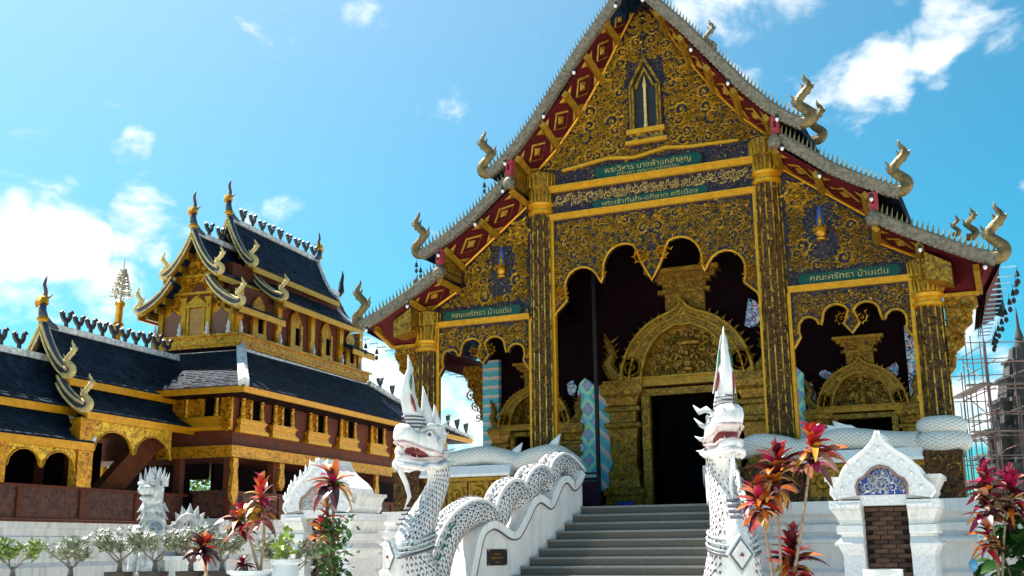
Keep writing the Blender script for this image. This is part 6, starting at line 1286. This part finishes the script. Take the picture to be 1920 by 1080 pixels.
# pot in front of the right shrine, lotus-bud lamp
pot(4.83, -6.0, 0, .24, 1.20, mat('veined_white_jar', (.72, .72, .72), .35, 0, .25, 5, .1, 20), 'white jar with pink rim standing before the right shrine', True)
E = empty('bud_lamp', (5.86, -4.6, 0), label='blue bud-shaped garden lamp right of the right shrine', cat='garden lamp')
m = MB(); m.tube([(0, 0, 0), (.02, 0, .7), (.0, 0, 1.14)], .014, 6); ob('stake', m, DARKB, E)
m = MB(); m.lathe([(.02, 0), (.06, .05), (.055, .12), (.0, .19)], (0, 0, 1.14), 10); ob('shade', m, mat('blue_shade', (.10, .35, .62), .3), E, True)
m = MB(); m.spike((0, 0, .95), (.13, 0, 1.07), (0, 0, .04), (0, .03, 0)); m.spike((0, 0, .9), (-.1, 0, .98), (0, 0, .03), (0, .03, 0)); ob('leaf', m, DARKB, E)
HD = empty('hedge', (-19.5, 10.5, 0), label='bright sunlit hedge glimpsed through the dark ground floor of the hall', cat='hedge')
m = MB()
for i in range(6): m.tube([(i*.9-2.2, 0, 0), (i*.9-2.2, .05, 1.2), (i*.9-2.3, 0, 3.2)], [.05, .04, .02], 6)
ob('stems', m, BARK, HD)
R_ = random.Random(2); m = MB()
for i in range(2600):
    p = Vector((R_.uniform(-2.8, 2.8), R_.gauss(0, .3), R_.uniform(.4, 4.6))); d = Vector((R_.uniform(-1, 1), R_.uniform(-1, 1), R_.uniform(-.6, .8))).normalized(); s_ = d.cross(Vector((R_.uniform(-1, 1), R_.uniform(-1, 1), 1))).normalized()*.09; m.add([p, p+d*.14+s_, p+d*.3, p+d*.14-s_], [(0, 1, 2, 3)])
ob('foliage', m, mat('bright_leaf', (.12, .24, .02), .5, 0, .4, 6, 0), HD, kind='stuff')
# ---------------------------------------------------------------- stone lion
LS = mat('pale_grey_stone', (.50, .52, .53), .85, 0, .5, 9, 1.0, 20)
E = empty('lion_statue', (-8.32, -5.05, 0), math.radians(14), label='grey stone guardian lion with flame mane seated before the left hall', cat='lion statue')
m = MB(); m.box(-.45, .45, -.50, .70, 0, .9); m.box(-.52, .52, -.57, .77, .9, 1.0); ob('pedestal', m, WHITEW, E)
def eb(c, r, n=10): return [[(c[0]+r[0]*math.sin(PI*j/6)*math.cos(2*PI*k/n), c[1]+r[1]*math.sin(PI*j/6)*math.sin(2*PI*k/n), c[2]-r[2]*math.cos(PI*j/6)) for k in range(n)] for j in range(7)]
m = MB()
secs = [(1.02, .22, .30, .30), (1.3, .20, .30, .30), (1.6, .08, .27, .27), (1.9, .0, .26, .24), (2.15, -.04, .22, .20), (2.35, -.07, .18, .17), (2.5, -.10, .19, .20), (2.65, -.12, .21, .21), (2.78, -.10, .17, .17), (2.86, -.08, .08, .08)]
m.loft([[(w*math.cos(2*PI*k/14), y+d*math.sin(2*PI*k/14), z) for k in range(14)] for z, y, w, d in secs]); body = ob('body', m, LS, E, True)
m = MB()
for s in (-1, 1): m = MB(); m.tube([(s*.17, -.22, 1.95), (s*.19, -.34, 1.6), (s*.19, -.36, 1.2), (s*.19, -.40, 1.04)], [.12, .10, .085, .10], 8); m.loft(eb((s*.19, -.46, 1.06), (.11, .16, .07))); ob('foreleg', m, LS, E, True)
m = MB()
for s in (-1, 1): m = MB(); m.loft(eb((s*.28, .30, 1.30), (.17, .34, .32))); m.loft(eb((s*.30, .0, 1.07), (.11, .24, .08))); ob('haunch', m, LS, E, True)
m = MB(); m.loft(eb((0, -.36, 2.62), (.16, .15, .10))); m.loft(eb((0, -.32, 2.47), (.13, .13, .06))); m.tube([(-.1, -.46, 2.74), (0, -.50, 2.72), (.1, -.46, 2.74)], .035, 6)
for s in (-1, 1): m.loft(eb((s*.10, -.33, 2.76), (.05, .05, .05), 6))
ob('muzzle', m, LS, E, True)
m = MB()
for r, z, h, n in ((.22, 2.70, .26, 9), (.15, 2.80, .26, 7), (.07, 2.86, .22, 4)):
    for k in range(n):
        a = 2*PI*k/n+r*9; c, s = math.cos(a), math.sin(a); m.spike((r*c, -.10+r*s, z), (r*1.25*c, -.08+r*1.25*s, z+h), (-s*.06, c*.06, 0), (c*.05, s*.05, 0))
for z in (2.0, 2.15, 2.3):
    for k in range(12):
        a = 2*PI*k/12+z*3; c, s = math.cos(a), math.sin(a); m.spike((.20*c, -.04+.19*s, z+.05), (.30*c, -.05+.28*s, z-.08), (-s*.06, c*.06, 0), (0, 0, .06))
for k in range(6): m.spike((.26, .1, 1.25+k*.13), (.37, .12, 1.42+k*.13), (0, .07, 0), (0, 0, .06)); m.spike((-.26, .1, 1.25+k*.13), (-.37, .12, 1.42+k*.13), (0, .07, 0), (0, 0, .06))
ob('mane', m, LS, E, kind='stuff')
m = MB(); m.tube([(.20+.0, .55, 1.05), (.34, .62, 1.25), (.36, .62, 1.55), (.34, .58, 1.85), (.40, .56, 2.05)], [.06, .09, .09, .06, .01], 7); ob('tail', m, LS, E, True)
E = empty('curled_stone', (-7.78, -4.70, 0), math.radians(20), label='round curled stone ornament with flame edge, right of the lion', cat='stone ornament')
m = MB(); m.box(-.3, .3, -.3, .3, 0, 1.35); m.box(-.34, .34, -.34, .34, 1.35, 1.42); ob('pedestal', m, WHITEW, E)
m = MB(); m.tube([(.20*math.cos(a*PI/10), 0, 1.93+.22*math.sin(a*PI/10)) for a in range(21)], .085, 8); m.loft(eb((0, 0, 1.62), (.28, .2, .22)))
ob('ring', m, GREY, E, True)
m = MB()
for k in range(7): a = .15+k*.47; c, s = math.cos(a), math.sin(a); m.spike((.26*c, 0, 1.93+.28*s), (.36*c, 0, 1.98+.42*s), (-s*.08, 0, c*.08), (0, .05, 0))
ob('flame_edge', m, GREY, E, kind='stuff')
# ---------------------------------------------------------------- small bells hanging from the eaves
BE = MB(); BE.lathe([(.0, .07), (.02, .06), (.03, .02), (.05, -.05), (.0, -.05)], (0, 0, 0), 7); BE.tube([(0, 0, .07), (0, 0, .17)], .005, 4); BE.prism([(-.03, -.10), (.03, -.10), (.045, -.17), (0, -.22), (-.045, -.17)], -.004, .004); BE.tube([(0, 0, -.05), (0, 0, -.10)], .005, 4)
BEM = me_of('bell', BE, DARKB)
def bell(p, k, label, group):
    o = tag(ob('bell', BEM, None), label, 'bell', group); o.location = p; o.scale = (k, k, k)
for s in (-1, 1):
    path = [Vector(q) for q in ((6.86, -.80, 6.22), (6.80, -.2, 6.02), (6.66, .6, 5.86), (6.48, 1.5, 5.66), (6.34, 2.4, 5.58), (6.26, 3.2, 5.54))]; c = catmull(path, 2)
    for p in (c[1:] if s > 0 else c[1:4]): bell((s*p.x, p.y, p.z), .95, 'small dark bell hanging in the row under the temple\'s '+('right' if s > 0 else 'left')+' side eave', 'bells under the temple\'s '+('right' if s > 0 else 'left')+' side eave')
for i, (x, y, z) in enumerate(((-3.50, -.75, 9.22), (-3.40, -.72, 9.02), (-5.18, -.75, 7.62), (-5.10, -.7, 7.5))): bell((x, y, z), .9, 'small dark bell under the left '+('upper' if i < 2 else 'middle')+' naga finial of the temple', 'bells under the '+('upper' if i < 2 else 'middle')+' left naga finial')
